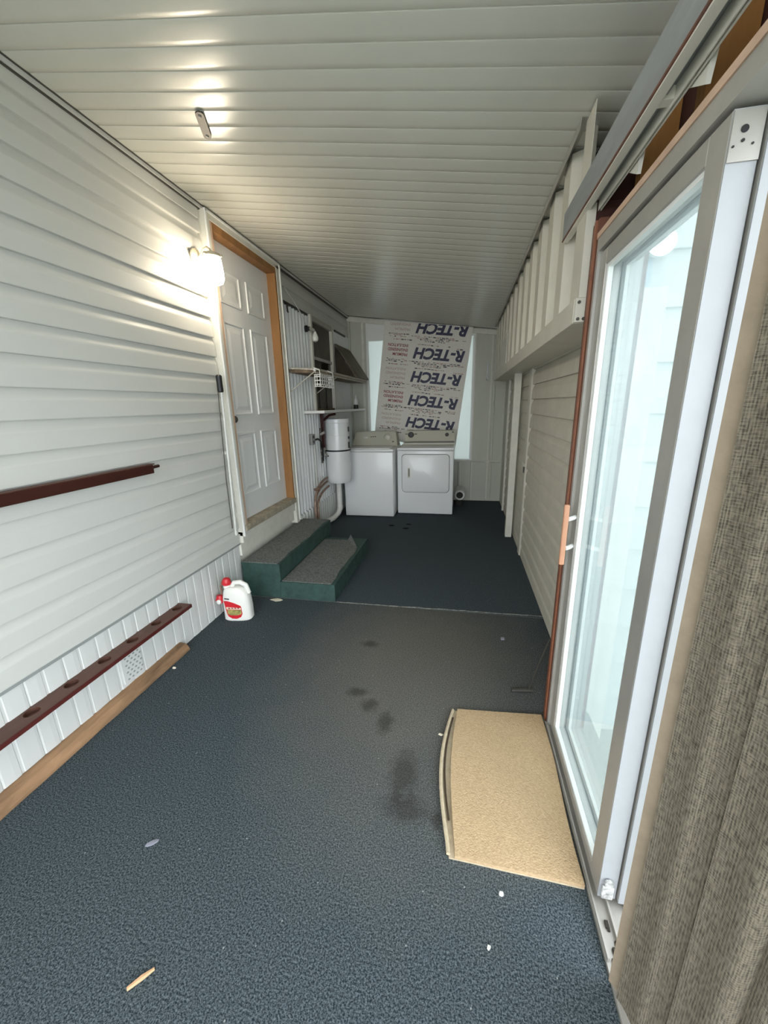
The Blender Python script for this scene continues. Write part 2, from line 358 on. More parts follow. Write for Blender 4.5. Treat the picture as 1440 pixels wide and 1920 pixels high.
obj('frieze_board', B(XL-.03, XL-.004, Y0, 2.69, 2.715, 2.79), 'siding', wl)
# frieze over corrugated
for k in range(2):
    obj('frieze_board', lap(XL-.02, 1, 3.815, YB-.02, 2.505+.135*k, h=.135, proud=.012), 'siding', wl)
# corrugated sheet
def corr(y0, y1, z0, z1, x0, amp, pitch):
    n = int((y1-y0)/pitch*8); poly = []
    for i in range(n+1):
        y = y0+(y1-y0)*i/n; ph = ((y-y0)/pitch) % 1
        s = max(-1, min(1, 1.7*math.cos(2*math.pi*ph)))
        poly.append((x0 + amp*s, y))
    return MB().sheet(poly, lambda a, b: (a, b, z0), lambda a, b: (a, b, z1), (-.002, 0, 0))
MT['corr'] = mat('white_corrugated', (0.84, 0.855, 0.86), 0.4, noise=0.06, nscale=4)
obj('corrugated_sheet', corr(3.815, 4.56, 0.32, 2.49, XL-.012, .017, .084), 'corr', wl, smooth=True)
obj('corrugated_sheet', corr(4.56, 5.37, 0.32, 1.44, XL-.012, .017, .084), 'corr', wl, smooth=True)
obj('corrugated_skirt', corr(3.815, 5.3, 0.0, 0.34, XL+.004, .017, .084), 'skirt', wl, smooth=True)
obj('flat_panel', B(XL-.03, XL-.004, 5.34, YB-.02, 0.0, 2.50), 'corr', wl, label='flat white panel in the corner')
obj('black_strip', B(XL-.012, XL+.012, 3.815, 4.50, 2.480, 2.502), 'black', wl)
obj('black_strip', B(XL-.012, XL+.012, 5.48, 5.97, 2.478, 2.500), 'black', wl)
obj('kick_board', B(XL-.035, XL-.004, 2.70, 3.82, 0.335, 0.52), 'trim', wl)

# skirting
MT['vent_gap_dark'] = mat('vent_hole', (0.28, 0.30, 0.29), 0.8)
bl = struct('baseboard_left', (XL, 1, 0))
def skirt_panel(y):
    w = .165
    prof = [(0, 0), (.006, .003), (.045, .0045), (.066, .0035), (.069, .0005), (.079, .0005), (.082, .0035), (.10, .004), (.150, .0035), (w-.004, .002), (w, -.001)]
    poly = [(XL-.022+b, y+a) for a, b in prof]
    return MB().sheet(poly, lambda a, b: (a, b, 0.0), lambda a, b: (a, b, .435), (-.003, 0, 0))
sk = obj('skirt_panel', skirt_panel(2.70-.165), 'skirt', bl)
for i in range(1, 22): copy_at(sk, (0, -.165*i, 0))
obj('shadow_strip', B(XL-.03, XL-.006, Y0, 2.70, .432, .4465), 'vent_gap_dark', bl)  # dark grey colour stands in for the shadow gap below the siding
vg = obj('vent_grille', B(XL-.018, XL-.010, 1.475, 1.60, .07, .255), 'skirt', bl)
gm = MB()
for r in range(8):
    for q in range(4):
        y = 1.492 + q*.028 + (r % 2)*.012; z = .085 + r*.021
        gm.add([(XL-.0095, y, z), (XL-.0095, y+.009, z+.006), (XL-.0095, y+.018, z), (XL-.0095, y+.009, z-.006),
                (XL-.012, y, z), (XL-.012, y+.009, z+.006), (XL-.012, y+.018, z), (XL-.012, y+.009, z-.006)],
               [(0,1,2,3),(7,6,5,4),(0,4,5,1),(1,5,6,2),(2,6,7,3),(3,7,4,0)])
obj('vent_hole', gm, 'vent_gap_dark', vg, kind='stuff')
# corner trim under ceiling
t1 = struct('trim_1', (XL, 2.5, 2.76))
obj('moulding', B(XL-.03, XL+.012, Y0, YB-.02, 2.776, 2.796), 'siding', t1)
obj('shadow_bead', B(XL-.03, XL+.005, Y0, YB-.02, 2.770, 2.7765), 'darkmetal', t1)
obj('shadow_bead', B(XL-.01, XL+.020, Y0, YB-.02, 2.794, 2.7975), 'darkmetal', t1)

# ---- panelled door in the left wall
d1 = struct('door_1', (XL, 3.25, .52))
YA, YZ = 2.705, 3.815; ZD0, ZD1 = .575, 2.735
obj('casing', B(XL-.035, XL+.030, YA, YA+.055, .50, ZD1, bev=.004), 'trim', d1)
obj('casing', B(XL-.035, XL+.030, YZ-.075, YZ, .30, ZD1+.02, bev=.004), 'trim', d1)
obj('casing', B(XL-.035, XL+.030, YA, YZ, ZD1-.005, ZD1+.045, bev=.004), 'trim', d1)
obj('casing_bead', B(XL+.028, XL+.040, YA+.002, YA+.016, .50, ZD1+.04), 'white', d1)
obj('casing_bead', B(XL+.028, XL+.040, YZ-.016, YZ-.002, .32, ZD1+.04), 'white', d1)
obj('casing_bead', B(XL+.028, XL+.040, YA, YZ, ZD1+.032, ZD1+.044), 'white', d1)
MT['pinkstop'] = mat('pinkish_pale_wood', (0.62, 0.42, 0.30), 0.55, noise=0.15, nscale=10)
obj('stop', B(XL-.06, XL+.026, YA+.055, YA+.080, .58, ZD1-.005), 'pinkstop', d1, label='pale wooden stop')
obj('stop', B(XL-.06, XL+.026, YZ-.102, YZ-.075, .56, ZD1-.005), 'brownstop', d1, label='orange brown wooden stop')
obj('stop', B(XL-.06, XL+.024, YA+.08, YZ-.102, ZD1-.055, ZD1-.005), 'brownstop', d1, label='orange brown wooden stop')
obj('sill', B(XL-.09, XL+.045, YA+.03, YZ-.08, .535, .585, bev=.004), mat('dirty_sill', (0.40, 0.35, 0.26), .6, noise=.4, nscale=15), d1)
obj('sill_board', B(XL-.03, XL+.020, YA, YZ, .445, .535), 'trim', d1)
XF = XL-.055
leaf = obj('door_leaf', B(XF-.04, XF, YA+.081, YZ-.103, .587, ZD1-.056), 'door', d1)
ly0, ly1 = YA+.081, YZ-.103; LW = ly1-ly0
def raised(y0, y1, z0, z1):
    m = MB()
    o = .006; i = .022
    def ring(d, x): return [(x, y0+d, z0+d), (x, y1-d, z0+d), (x, y1-d, z1-d), (x, y0+d, z1-d)]
    rs = [ring(0, XF-.001), ring(.004, XF+.010), ring(.014, XF+.010), ring(i, XF+.002), ring(i+.02, XF+.002), ring(i+.05, XF+.008)]
    v = sum(rs, []); f = []
    for a in range(5):
        for k in range(4): f.append((a*4+k, a*4+(k+1) % 4, a*4+4+(k+1) % 4, a*4+4+k))
    f.append((20, 21, 22, 23)); f.append((3, 2, 1, 0))
    return m.add(v, f)
cw = (LW-.12*2-.10)/2
for k in range(2):
    y = ly0+.12+k*(cw+.10)
    for z0, z1 in ((.587+.20, .587+.72), (.587+.86, .587+1.56), (.587+1.68, .587+1.92)):
        obj('raised_panel', raised(y, y+cw, z0, z1), 'door', leaf)
obj('knob', MB().lathe([(.028, 0), (.028, .006), (.010, .010), (.010, .03), (.024, .04), (.027, .052), (.018, .062), (.002, .065)], (XF, ly0+.055, 1.42), 16, 'x'), 'darkmetal', leaf, smooth=True)
obj('strike_plate', B(XL+.0255, XL+.028, YZ-.055, YZ-.028, 1.03, 1.08), 'grey', d1)
obj('back_stop', B(XL-.14, XL-.10, YA, YZ, .50, 2.8), 'dark', d1)

# ---- window in the left wall
w1 = struct('window_1', (XL, 4.95, 1.47))
for a in ((4.555, 4.60), (5.30, 5.345)):
    obj('window_frame', B(XL-.03, XL+.022, a[0], a[1], 1.45, 2.51), 'trim', w1)
obj('window_frame', B(XL-.03, XL+.022, 4.60, 5.30, 2.45, 2.505), 'alu', w1)
obj('sash', B(XL-.03, XL+.006, 4.60, 5.30, 2.04, 2.075), 'alu', w1)
obj('sash', B(XL-.03, XL+.008, 4.60, 5.30, 1.45, 1.48), 'shelfwood', w1)
obj('pane', B(XL-.03, XL-.016, 4.60, 5.30, 2.075, 2.45), 'screen', w1, label='brown dusty upper pane')
obj('pane', B(XL-.03, XL-.020, 4.60, 5.30, 1.48, 2.04), 'screen', w1)
obj('pane', B(XL-.021, XL-.014, 4.93, 5.28, 1.80, 2.04), 'glassdark', w1, label='dark clear patch of pane')
for y in (4.78, 5.05):
    obj('mullion', B(XL-.022, XL-.010, y, y+.015, 1.48, 1.80), 'dark', w1)

# ---- back wall
wb = struct('wall_back', (-.6, YB, 0))
def bpanel(x0, x1, z0, z1top=None):
    m = MB(); d = .004
    prof = [(x0, .02), (x0+.003, .0), (x1-.003, .0), (x1, .02)]
    v = []
    zt = lambda x: z1top if z1top else zc(x)+.01
    vs = [(x, YB+y, z0) for x, y in prof] + [(x, YB+y, zt(x)) for x, y in prof]
    return m.add(vs, [(0,1,5,4),(1,2,6,5),(2,3,7,6),(0,4,7,3),(0,3,2,1),(4,5,6,7)])
for x0, x1 in ((-1.90, -1.72), (-1.718, -1.52), (-1.518, -1.475)): obj('wall_panel', bpanel(x0, x1, 0), 'back', wb)
for x0, x1 in ((.150, .395), (.397, .66)): obj('wall_panel', bpanel(x0, x1, 0), 'back', wb)
for x0, x1 in ((-1.473, -1.0), (-.998, -.5), (-.498, -.05), (-.048, .148)): obj('wall_panel', bpanel(x0, x1, 0, .62), 'back', wb)
for x0, x1 in ((-1.54, -1.505), (.15, .165), (.385, .405)):
    obj('batten', MB().box(x0, x1, YB-.016, YB, 0.02, zc(x1)-.02), 'trim', wb)
obj('batten', B(-.02, -.005, YB-.012, YB, .02, .62), 'trim', wb)
tm = MB(); tm.add([(x, y, zc(x)-d) for d in (.07, .005) for x, y in ((-1.76, YB-.03), (.60, YB-.03), (.60, YB), (-1.76, YB))], [(0,1,2,3),(7,6,5,4),(0,4,5,1),(1,5,6,2),(2,6,7,3),(3,7,4,0)])
obj('top_trim', tm, 'trim', wb)
obj('sheathing', B(-1.95, -1.45, YB+.021, YB+.06, -.1, 2.9), 'trim', wb)
obj('sheathing', B(.125, .70, YB+.021, YB+.06, -.1, 2.9), 'trim', wb)
obj('sheathing', B(-1.45, .125, YB+.042, YB+.06, -.1, .655), 'trim', wb)
obj('sheathing', B(-1.45, .125, YB+.042, YB+.06, 2.48, 2.9), 'trim', wb)
w2 = struct('window_2', (-.66, YB, .62))
obj('pane', B(-1.44, .12, YB+.02, YB+.026, .66, 2.50), 'frosted', w2)
obj('window_frame', B(-1.473, -1.44, YB-.01, YB+.04, .62, 2.70), 'white', w2)
obj('window_frame', B(.118, .148, YB-.01, YB+.04, .62, 2.50), 'white', w2)
obj('window_frame', B(-1.44, .118, YB-.01, YB+.04, .62, .66), 'white', w2)
obj('window_head', B(-1.44, .118, YB-.00, YB+.04, 2.44, 2.74), 'white', w2)

# ---- right wall
wr = struct('wall_right', (XR+.05, 4, 0))
obj('sheathing', B(XR+.022, XR+.12, 1.77, YB, -.2, 1.9), 'trim', wr)
P_R = 0.127
sr = obj('siding_board', lap(XR+.015, -1, 1.75, 3.86, 0.0, h=P_R, proud=.015), 'beige', wr)
for i in range(1, 15): copy_at(sr, (0, 0, P_R*i))
sr2 = obj('siding_board', lap(XR+.015, -1, 4.06, 5.62, 0.0, h=P_R, proud=.012), 'beige', wr)
for i in range(1, 15): copy_at(sr2, (0, 0, P_R*i))
obj('flat_panel', B(XR-.002, XR+.02, 5.66, YB, 0, 1.9), 'back', wr)
t3 = struct('trim_3', (XR, 4, 0))
obj('casing', B(XR-.012, XR+.02, 3.875, 3.985, 0.0, 1.80), 'beige_metal', t3)
obj('gap', B(XR+.004, XR+.02, 3.985, 4.06, 0, 1.82), 'dark', t3)
obj('corner_strip', B(XR-.02, XR+.012, 5.62, 5.665, 0, 1.80), 'trim', t3)
hs = obj('hasp', B(XR-.020, XR-.012, 3.90, 4.00, .90, .93), 'trim', t3)
obj('staple', B(XR-.026, XR-.012, 3.885, 3.905, .845, .90), 'darkmetal', hs)
# ledge (boxed header) and the ribbed panel above it
t2 = struct('trim_2', (.53, 4, 1.82))
obj('header_box', B(.4035, XR+.02, 1.746, 5.80, 1.7872, 1.8746, bev=.003), 'beige_metal', t2)
obj('end_cap', B(.4055, .60, 1.732, 1.7455, 1.7891, 1.8727), 'beige_metal', t2)
for x, z in ((.417, 1.8573), (.417, 1.7997), (.437, 1.7997)):
    obj('screw', MB().lathe([(.006, 0), (.006, .004), (.002, .006)], (x, 1.7255, z), 8, 'y'), 'darkmetal', t2)
def ribs(y0, y1, z0, z1, pitch=.31):
    poly = []; y = y0
    while y < y1:
        for d, x in ((0, .414), (.115, .414), (.150, .462), (.275, .462)):
            if y+d <= y1: poly.append((x, y+d))
        y += pitch
    return MB().sheet(poly, lambda a, b: (a, b, z0), lambda a, b: (a, b, z1), (.002, 0, 0))
obj('ribbed_panel', ribs(1.75, 5.80, 1.8727, 2.485), 'beige_metal', wr)
obj('backing', B(.53, .60, 1.76, YB, 1.80, 2.48), 'trim', wr)
obj('end_panel', B(.414, .60, 1.732, 1.7485, 1.8736, 2.175), 'beige_metal', wr)
jc = MB().sheet([(.390, 2.455), (.394, 2.499), (.420, 2.496)], lambda a, b: (a, 1.86, b), lambda a, b: (a, 5.80, b), (.002, 0, .0))
obj('top_channel', jc, 'alu', wr)
obj('rib_closure', B(.466, .53, 2.06, 5.80, 2.36, 2.482), 'dark', wr)
tg = MB().add([(.404, 4.30, 1.79), (.404, 5.45, 1.79), (.408, 5.0, 2.12), (.408, 4.30, 2.19), (.411, 4.30, 1.79), (.411, 5.45, 1.79), (.412, 5.0, 2.12), (.412, 4.30, 2.19)],
              [(0,1,2,3),(7,6,5,4),(0,4,5,1),(1,5,6,2),(2,6,7,3),(3,7,4,0)])
obj('patch_sheet', tg, 'trim', wr, label='pale sheet patch over the far ribs')

# ---- header beam and open stud bay over the sliding door
hb = struct('trim_4', (.48, 1, 2.24))
obj('header_beam', B(.3986, .434, Y0, 2.036, 2.1642, 2.2634), 'beam', hb)
obj('stain_edge', B(.397, .409, Y0, 2.036, 2.158, 2.1646), 'jamb', hb)
obj('channel_flange', B(.4005, .420, Y0, 2.027, 2.1536, 2.1584), 'channel', hb)
obj('channel_web', B(.420, .4235, Y0, 1.993, 2.1536, 2.2085), 'channel', hb)
obj('channel_lip', B(.4495, .4525, Y0, 1.90, 2.1482, 2.1819), 'channel', hb)
obj('channel_lip', B(.457, .461, Y0, 1.887, 2.1482, 2.1819), 'channel', hb)
obj('channel_back', B(.4235, .461, Y0, 1.887, 2.1819, 2.1863), 'beam', hb)
for y in (.27, 1.205): obj('channel_splice', B(.424, .449, y, y+.027, 2.1553, 2.1801), 'channel', hb)
obj('bay_board', B(.63, .65, Y0, 1.74, 2.05, 2.52), 'void', hb)
obj('bay_top', B(.530, .70, Y0, 1.74, 2.455, 2.475), 'void', hb)
obj('bay_end', B(.445, .63, 1.732, 1.744, 2.05, 2.30), 'void', hb)
st = obj('stud', B(.536, .628, 1.62, 1.66, 2.05, 2.44), 'stud', hb)
for d in (-.35, -.70, -1.05, -1.4, -1.75, -2.1, -2.45): copy_at(st, (0, d, 0))
for y in (1.09, 1.42):
    obj('insulation_scrap', MB().add([(.463, y, 2.172), (.463, y+.12, 2.172), (.467, y+.02, 2.119), (.475, y, 2.172), (.475, y+.12, 2.172), (.477, y+.02, 2.119)], [(0,1,2),(5,4,3),(0,3,4,1),(1,4,5,2),(2,5,3,0)]), 'trim', hb)
obj('brown_jamb', B(.440, .607, 1.656, 1.730, 0.0, 2.10), 'jamb', hb)
obj('jamb_bead', B(.434, .441, 1.676, 1.694, 0.0, 2.10), mat('reddish_bead', (0.27, 0.10, 0.05), .5, noise=.3), hb)

# ---- sliding glass door
d2 = struct('door_2', (.48, 1.2, 0))
obj('door_frame', B(.440, .585, Y0, 1.655, 1.992, 2.045), 'alu', d2)
obj('frame_lip', B(.436, .441, Y0, 1.655, 2.034, 2.052), 'pinkstop', d2)
obj('door_frame', B(.440, .585, 1.636, 1.655, 0.0, 1.992), 'alu', d2)
obj('sill_track', B(.432, .585, Y0, 1.655, 0.0, 0.012), 'alu', d2)
for x in (.434, .474, .528): obj('track_rail', B(x, x+.005, .80, 1.635, 0.012, 0.026), 'alu', d2)
gk = MB()
for i in range(30):
    y = .60+random.random()*.28; x = .445+random.random()*.08; r = .004+random.random()*.008
    gk.box(x, x+r*1.3, y, y+r*2.5, .012, .012+r*.9)
obj('track_dirt', gk, mat('track_dirt', (0.05, 0.04, 0.03), .9, noise=.5), d2, kind='stuff')
def slider(x0, x1, y0, y1, near, name):
    p = obj(name, B(x0, x1, y0, y0+near, .030, 1.985, bev=.002), 'alu', d2)
    w = 'alu'
    obj('stile', B(x0, x1, y1-.058, y1, .030, 1.985, bev=.002), w, p)
    obj('rail', B(x0, x1, y0+near, y1-.058, 1.935, 1.985, bev=.002), w, p)
    obj('rail', B(x0, x1, y0+near, y1-.058, .030, .065, bev=.002), w, p)
    xm = (x0+x1)/2
    obj('glass', B(xm-.002, xm+.002, y0+near, y1-.058, .065, 1.935), 'glass', p)
    for a in (B(x0+.006, xm-.003, y1-.070, y1-.058, .065, 1.935), B(x0+.006, xm-.003, y0+near, y1-.07, 1.923, 1.935), B(x0+.006, xm-.003, y0+near, y1-.07, .065, .074)):
        obj('glazing_bead', a, 'white', p)
    return p
p1 = slider(.450, .500, .948, 1.632, .068, 'sliding_panel')
ep = obj('edge_strip', B(.4505, .4995, .9445, .9480, .030, 1.985), 'alu_white', p1, label='white dusty end of the sliding panel')
obj('corner_plate', B(.4505, .4995, .9415, .9445, 1.905, 1.982), 'alu', p1)
ho = MB(); ho.lathe([(.006, 0), (.006, .002)], (.470, .940, 1.953), 14, 'y'); ho.lathe([(.0028, 0), (.0028, .002)], (.470, .940, 1.936), 10, 'y'); ho.lathe([(.002, 0), (.002, .002)], (.456, .940, 1.928), 8, 'y'); ho.lathe([(.002, 0), (.002, .002)], (.486, .940, 1.93), 8, 'y')
obj('screw_hole', ho, 'black', p1)
rl = MB().box(.456, .490, .935, .9445, .034, .085, bev=.004); rl.lathe([(.012, 0), (.012, .008)], (.472, .933, .10), 12, 'y')
obj('roller_bracket', rl, mat('scuffed_roller', (0.62, 0.62, 0.60), .6, noise=.7, nscale=60), p1)
hd = obj('handle', B(.392, .412, 1.536, 1.552, .872, 1.118, bev=.005), 'handle', p1, label='pinkish wooden pull handle')
for z in (.94, 1.06):
    obj('handle_mount', MB().tube([(.411, 1.545, z), (.430, 1.562, z), (.4505, 1.592, z-.002)], .0085, 8), 'white', p1, smooth=True)
    obj('handle_mount', MB().tube([(.4995, 1.60, z), (.504, 1.60, z)], .010, 8), 'white', p1, smooth=True)
p2 = slider(.5045, .546, .938, 1.632, .055, 'fixed_panel')
obj('edge_strip', B(.505, .5455, .9345, .938, .030, 1.985), 'alu_white', p2)

# ---- outside the glass
gr = struct('ground', (5, 0, -.2)); gr['label'] = 'concrete ground outside'
obj('ground_slab', B(.68, 9, -9, 12, -.26, -.20), 'concrete', gr)
obj('ground_slab', B(-9, .68, -12, Y0-.01, -.26, -.02), 'concrete', gr)
we = struct('wall_outside', (1.8, 1.9, -.2))
obj('sheathing', B(.66, 4.5, 1.92, 1.98, -.2, 2.8), 'trim', we)
def lapy(x0, x1, y0, z, h):
    prof = [(-.012, 0), (.016, 0), (.017, .004), (.002, h), (-.012, h)]
    return MB().prism(prof, lambda a, b: (x0, y0-a, z+b), lambda a, b: (x1, y0-a, z+b))
so = obj('siding_board', lapy(.705, 4.5, 1.905, -.2, .205), 'outside', we)
for i in range(1, 14): copy_at(so, (0, 0, .205*i))
obj('corner_post', B(.625, .704, 1.875, 1.92, -.2, 2.7), 'outpost', we)
lt = thing('porch_light', (.70, 1.87, 2.06), 'round bluish ring light on the wall behind the sliding glass', 'light')
obj('base', MB().lathe([(.05, 0), (.05, .02), (.02, .024)], (.715, 1.845, 2.07), 20, 'y'), 'white', lt, smooth=True)
ring = [(.715+.036*math.cos(t), 1.842, 2.07+.036*math.sin(t)) for t in [2*math.pi*i/24 for i in range(25)]]
obj('led_ring', MB().tube(ring, .005, 8), 'led', lt, smooth=True)

# ================================================================== THINGS
# woven vertical blind gathered at the near side of the opening
vb = thing('vertical_blind', (.50, .55, 0.02), 'taupe woven vertical blind bunched beside the open glass door', 'blind')
obj('headrail', B(.44, .50, .20, .80, 2.02, 2.06, bev=.004), 'white', vb)
def vane(cx, cy, ang, w, bow, z0=.0135, z1=2.02):
    n = 11; A = []
    d = Vector((math.cos(ang), math.sin(ang), 0)); nn = Vector((d.y, -d.x, 0))
    if nn.y > 0: nn = -nn
    for i in range(n):
        t = i/(n-1)-.5
        A.append(Vector((cx, cy, 0)) + d*(t*w) + nn*(bow*math.cos(math.pi*t) + .35*bow*math.sin(2*math.pi*t)))
    m = MB(); th = -nn*.0015; K = 2
    v = [(p.x, p.y, z) for z in (z0, z1) for p in A] + [(p.x+th.x, p.y+th.y, z) for z in (z0, z1) for p in A]
    f = []
    for i in range(n-1):
        f += [(i, i+1, n+i+1, n+i), (2*n+i+1, 2*n+i, 3*n+i, 3*n+i+1), (i+1, i, 2*n+i, 2*n+i+1), (n+i, n+i+1, 3*n+i+1, 3*n+i)]
    f += [(0, n, 3*n, 2*n), (n-1, 3*n-1, 4*n-1, 2*n-1)]
    m.add(v, f); m.w = w; m.n = n; return m
vanes = [(.445, .740, -.80, .060, .003, 'vane_edge'), (.470, .708, -.55, .088, .032, 'weave'), (.498, .660, -.40, .080, .030, 'weave'), (.520, .600, -.62, .10, .036, 'weave'),
         (.556, .553, -.95, .09, .020, 'weave'), (.590, .500, -1.05, .09, .016, 'weave'), (.612, .452, -.75, .09, .016, 'weave'), (.640, .400, -.5, .09, .016, 'weave'), (.665, .345, -.6, .09, .016, 'weave')]
for k, (cx, cy, an, w, bow, mm) in enumerate(vanes):
    mb = vane(cx, cy, an, w, bow)
    o = obj('vane', mb, mm, vb, smooth=True)
    if k == 0: o['label'] = 'plain tan outermost vane'
    uvl = o.data.uv_layers.new(name='UVMap'); n = mb.n
    for lp in o.data.loops:
        i = lp.vertex_index % n; zz = o.data.vertices[lp.vertex_index].co.z
        uvl.data[lp.index].uv = (i/(n-1)*w + k*.37, zz + k*.71)

# steps
sp = thing('entry_steps', (-1.35, 3.25, 0), 'two green painted wooden steps with worn grey carpet treads below the white door', 'steps')
YS0, YS1 = 2.662, 3.93
obj('upper_step', B(-1.738, -1.415, YS0, YS1, 0.0, .292), 'green', sp)
obj('lower_step', B(-1.414, -.952, YS0, 3.78, 0.0, .142), 'green', sp)
def tread(x0, x1, y0, y1, z, curl=None):
    nx, ny = 14, 30
    def fn(u, v):
        x = x0+(x1-x0)*u; y = y0+(y1-y0)*v
        w = .006*math.sin(y*9+u*3)*(u*u) + .004*math.sin(y*23)*u
        zz = z+.006
        if curl:
            s = (u-.62)/.38 + (v-.80)/.20 - 1.0
            if u > .5 and v > .7 and s > 0: zz += .085*min(s, 1)**1.2; x -= .10*min(s, 1); y -= .06*min(s, 1)
        return (x + w, y, zz)
    m = MB().grid(nx, ny, fn)
    top = list(m.v); k = len(top)
    m.v += [(a, b, c-.006) for a, b, c in top]
    m.f += [tuple(reversed([i+k for i in q])) for q in m.f]
    edge = [i for i in range(nx)] + [j*nx+nx-1 for j in range(1, ny)] + [(ny-1)*nx+i for i in range(nx-2, -1, -1)] + [j*nx for j in range(ny-2, 0, -1)]
    for a in range(len(edge)):
        b = edge[(a+1) % len(edge)]; m.f.append((edge[a], b, b+k, edge[a]+k))
    return m
obj('tread', tread(-1.732, -1.425, YS0+.004, YS1-.01, .292), 'tread', sp)
obj('tread', tread(-1.40, -.985, YS0+.01, 3.70, .142, True), 'tread', sp, label='worn carpet tread with a curled far corner')
obj('nosing', B(-1.4145, -1.405, YS0, 3.93, .15, .290), 'green', sp)

# doormat
dm = thing('doormat', (.2, 1.32, 0), 'tan rectangular coir doormat with a lifted left edge by the sliding door', 'mat')
def matpt(u, v, z, inset=0.0):
    xl = -.002 - .042*math.sin(math.pi*max(0, min(1, (1-v)*1.02)))*(1 if inset == 0 else .55) + (inset if inset else 0)
    xr = .424 - .004*math.sin(v*7); yb = .984; yt = 1.655 + .03*u
    x = xl+(xr-xl)*u; y = yb+(yt-yb)*v - .012*u*(1-v)
    return (x, y, z)
def matsheet(z, th, inset, curl):
    nx, ny = 26, 34
    def fn(u, v):
        x, y, zz = matpt(u, v, z, inset)
        zz += curl*math.exp(-u*22)*math.sin(math.pi*min(1, max(0, v*1.02))) + .002*math.sin(u*11+v*5)*u*(1-u)
        zz += random.uniform(-.0008, .0008) if curl else 0
        return (x, y, zz+th)
    m = MB().grid(nx, ny, fn); top = list(m.v); k = len(top)
    m.v += [(a, b, c-th) for a, b, c in top]; m.f += [tuple(reversed([i+k for i in q])) for q in m.f]
    edge = [i for i in range(nx)] + [j*nx+nx-1 for j in range(1, ny)] + [(ny-1)*nx+i for i in range(nx-2, -1, -1)] + [j*nx for j in range(ny-2, 0, -1)]
    for a in range(len(edge)):
        b = edge[(a+1) % len(edge)]; m.f.append((edge[a], b, b+k, edge[a]+k))
    return m
obj('backing', matsheet(.001, .006, 0, 0), 'mat_edge', dm, smooth=True)
obj('pile', matsheet(.0075, .013, .020, 0.004), 'mat_pile', dm, smooth=True)
rim = [(-.004-.042*math.sin(math.pi*min(1, (1-v)*1.02)), .990+.66*v, .014+.008*math.sin(math.pi*v)) for v in [i/20 for i in range(21)]]
obj('rolled_edge', MB().tube(rim, .0075, 8), 'mat_edge', dm, smooth=True)
gap = [(p[0]+.0145, p[1]+.01, .0195) for p in rim[3:-2]]
obj('edge_gap', MB().tube(gap, .004, 6), mat('mat_dark_gap', (.05, .03, .015), .9), dm)

# washing machine
ws = thing('washing_machine', (-1.24, 5.4, 0), 'white top-loading washing machine left of the dryer at the back wall', 'washer')
wx0, wx1, wy0, wy1 = -1.580, -.892, 5.085, 5.75
obj('cabinet', B(wx0, wx1, wy0, wy1, .012, .900, bev=.010, seg=3), 'appliance', ws, smooth=True)
obj('top_panel', B(wx0-.003, wx1+.003, wy0-.006, wy1, .903, .938, bev=.010, seg=3), 'appliance', ws, smooth=True)
obj('lid', B(wx0+.05, wx1-.05, wy0+.04, wy1-.22, .938, .948, bev=.003), 'appliance', ws, smooth=True)
def console(x0, x1, y0, y1, z0, z1, slope, inset, r):
    # front outline with rounded upper corners, extruded back, leaning
    pts = [(x0, z0), (x1, z0)]
    for cx, a0 in ((x1-inset-r, 0), (x0+inset+r, 90)):
        for k in range(7):
            t = math.radians(a0+15*k); pts.append((cx+r*math.cos(t), z1-r+r*math.sin(t)))
    return MB().prism(pts, lambda a, b: (a, y0+slope*(b-z0), b), lambda a, b: (a, y1, b))
cs = obj('console', console(wx0+.015, wx1-.005, 5.50, 5.74, .939, 1.137, .55, .03, .045), 'console', ws, smooth=True)
def onface(x, z, y0, z0, slope): return (x, y0+slope*(z-z0), z)
dl = MB().lathe([(.055, 0), (.055, -.006), (.042, -.010), (.038, -.028), (.020, -.032), (.002, -.032)], onface(-1.045, 1.052, 5.50, .939, .55), 24, 'y')
obj('dial', dl, 'console', cs, smooth=True)
obj('dial_ring', MB().lathe([(.058, 0), (.058, -.003), (.054, -.003)], onface(-1.045, 1.052, 5.498, .939, .55), 24, 'y'), 'console_dark', cs)
b_ = onface(-1.37, 1.055, 5.497, .939, .55)
obj('badge', MB().box(b_[0]-.03, b_[0]+.03, b_[1]-.002, b_[1]+.006, b_[2]-.006, b_[2]+.008), 'appliance', cs)
for dx, dz in ((.08, .01), (.11, .012), (.14, .012)):
    obj('mark', B(b_[0]+dx-.009, b_[0]+dx+.009, b_[1]-.001+dz*.5, b_[1]+.02, b_[2]+dz-.006, b_[2]+dz+.006), 'console_dark', cs)
c_ = onface(-.965, .995, 5.497, .939, .55)
obj('mark', B(c_[0]-.012, c_[0]+.012, c_[1]-.002, c_[1]+.008, c_[2]-.006, c_[2]+.010), 'console_dark', cs)
for x in (wx0+.04, wx1-.04):
    for y in (wy0+.05, wy1-.05): obj('foot', MB().lathe([(.02, 0), (.02, .014)], (x, y, 0), 10), 'black', ws)

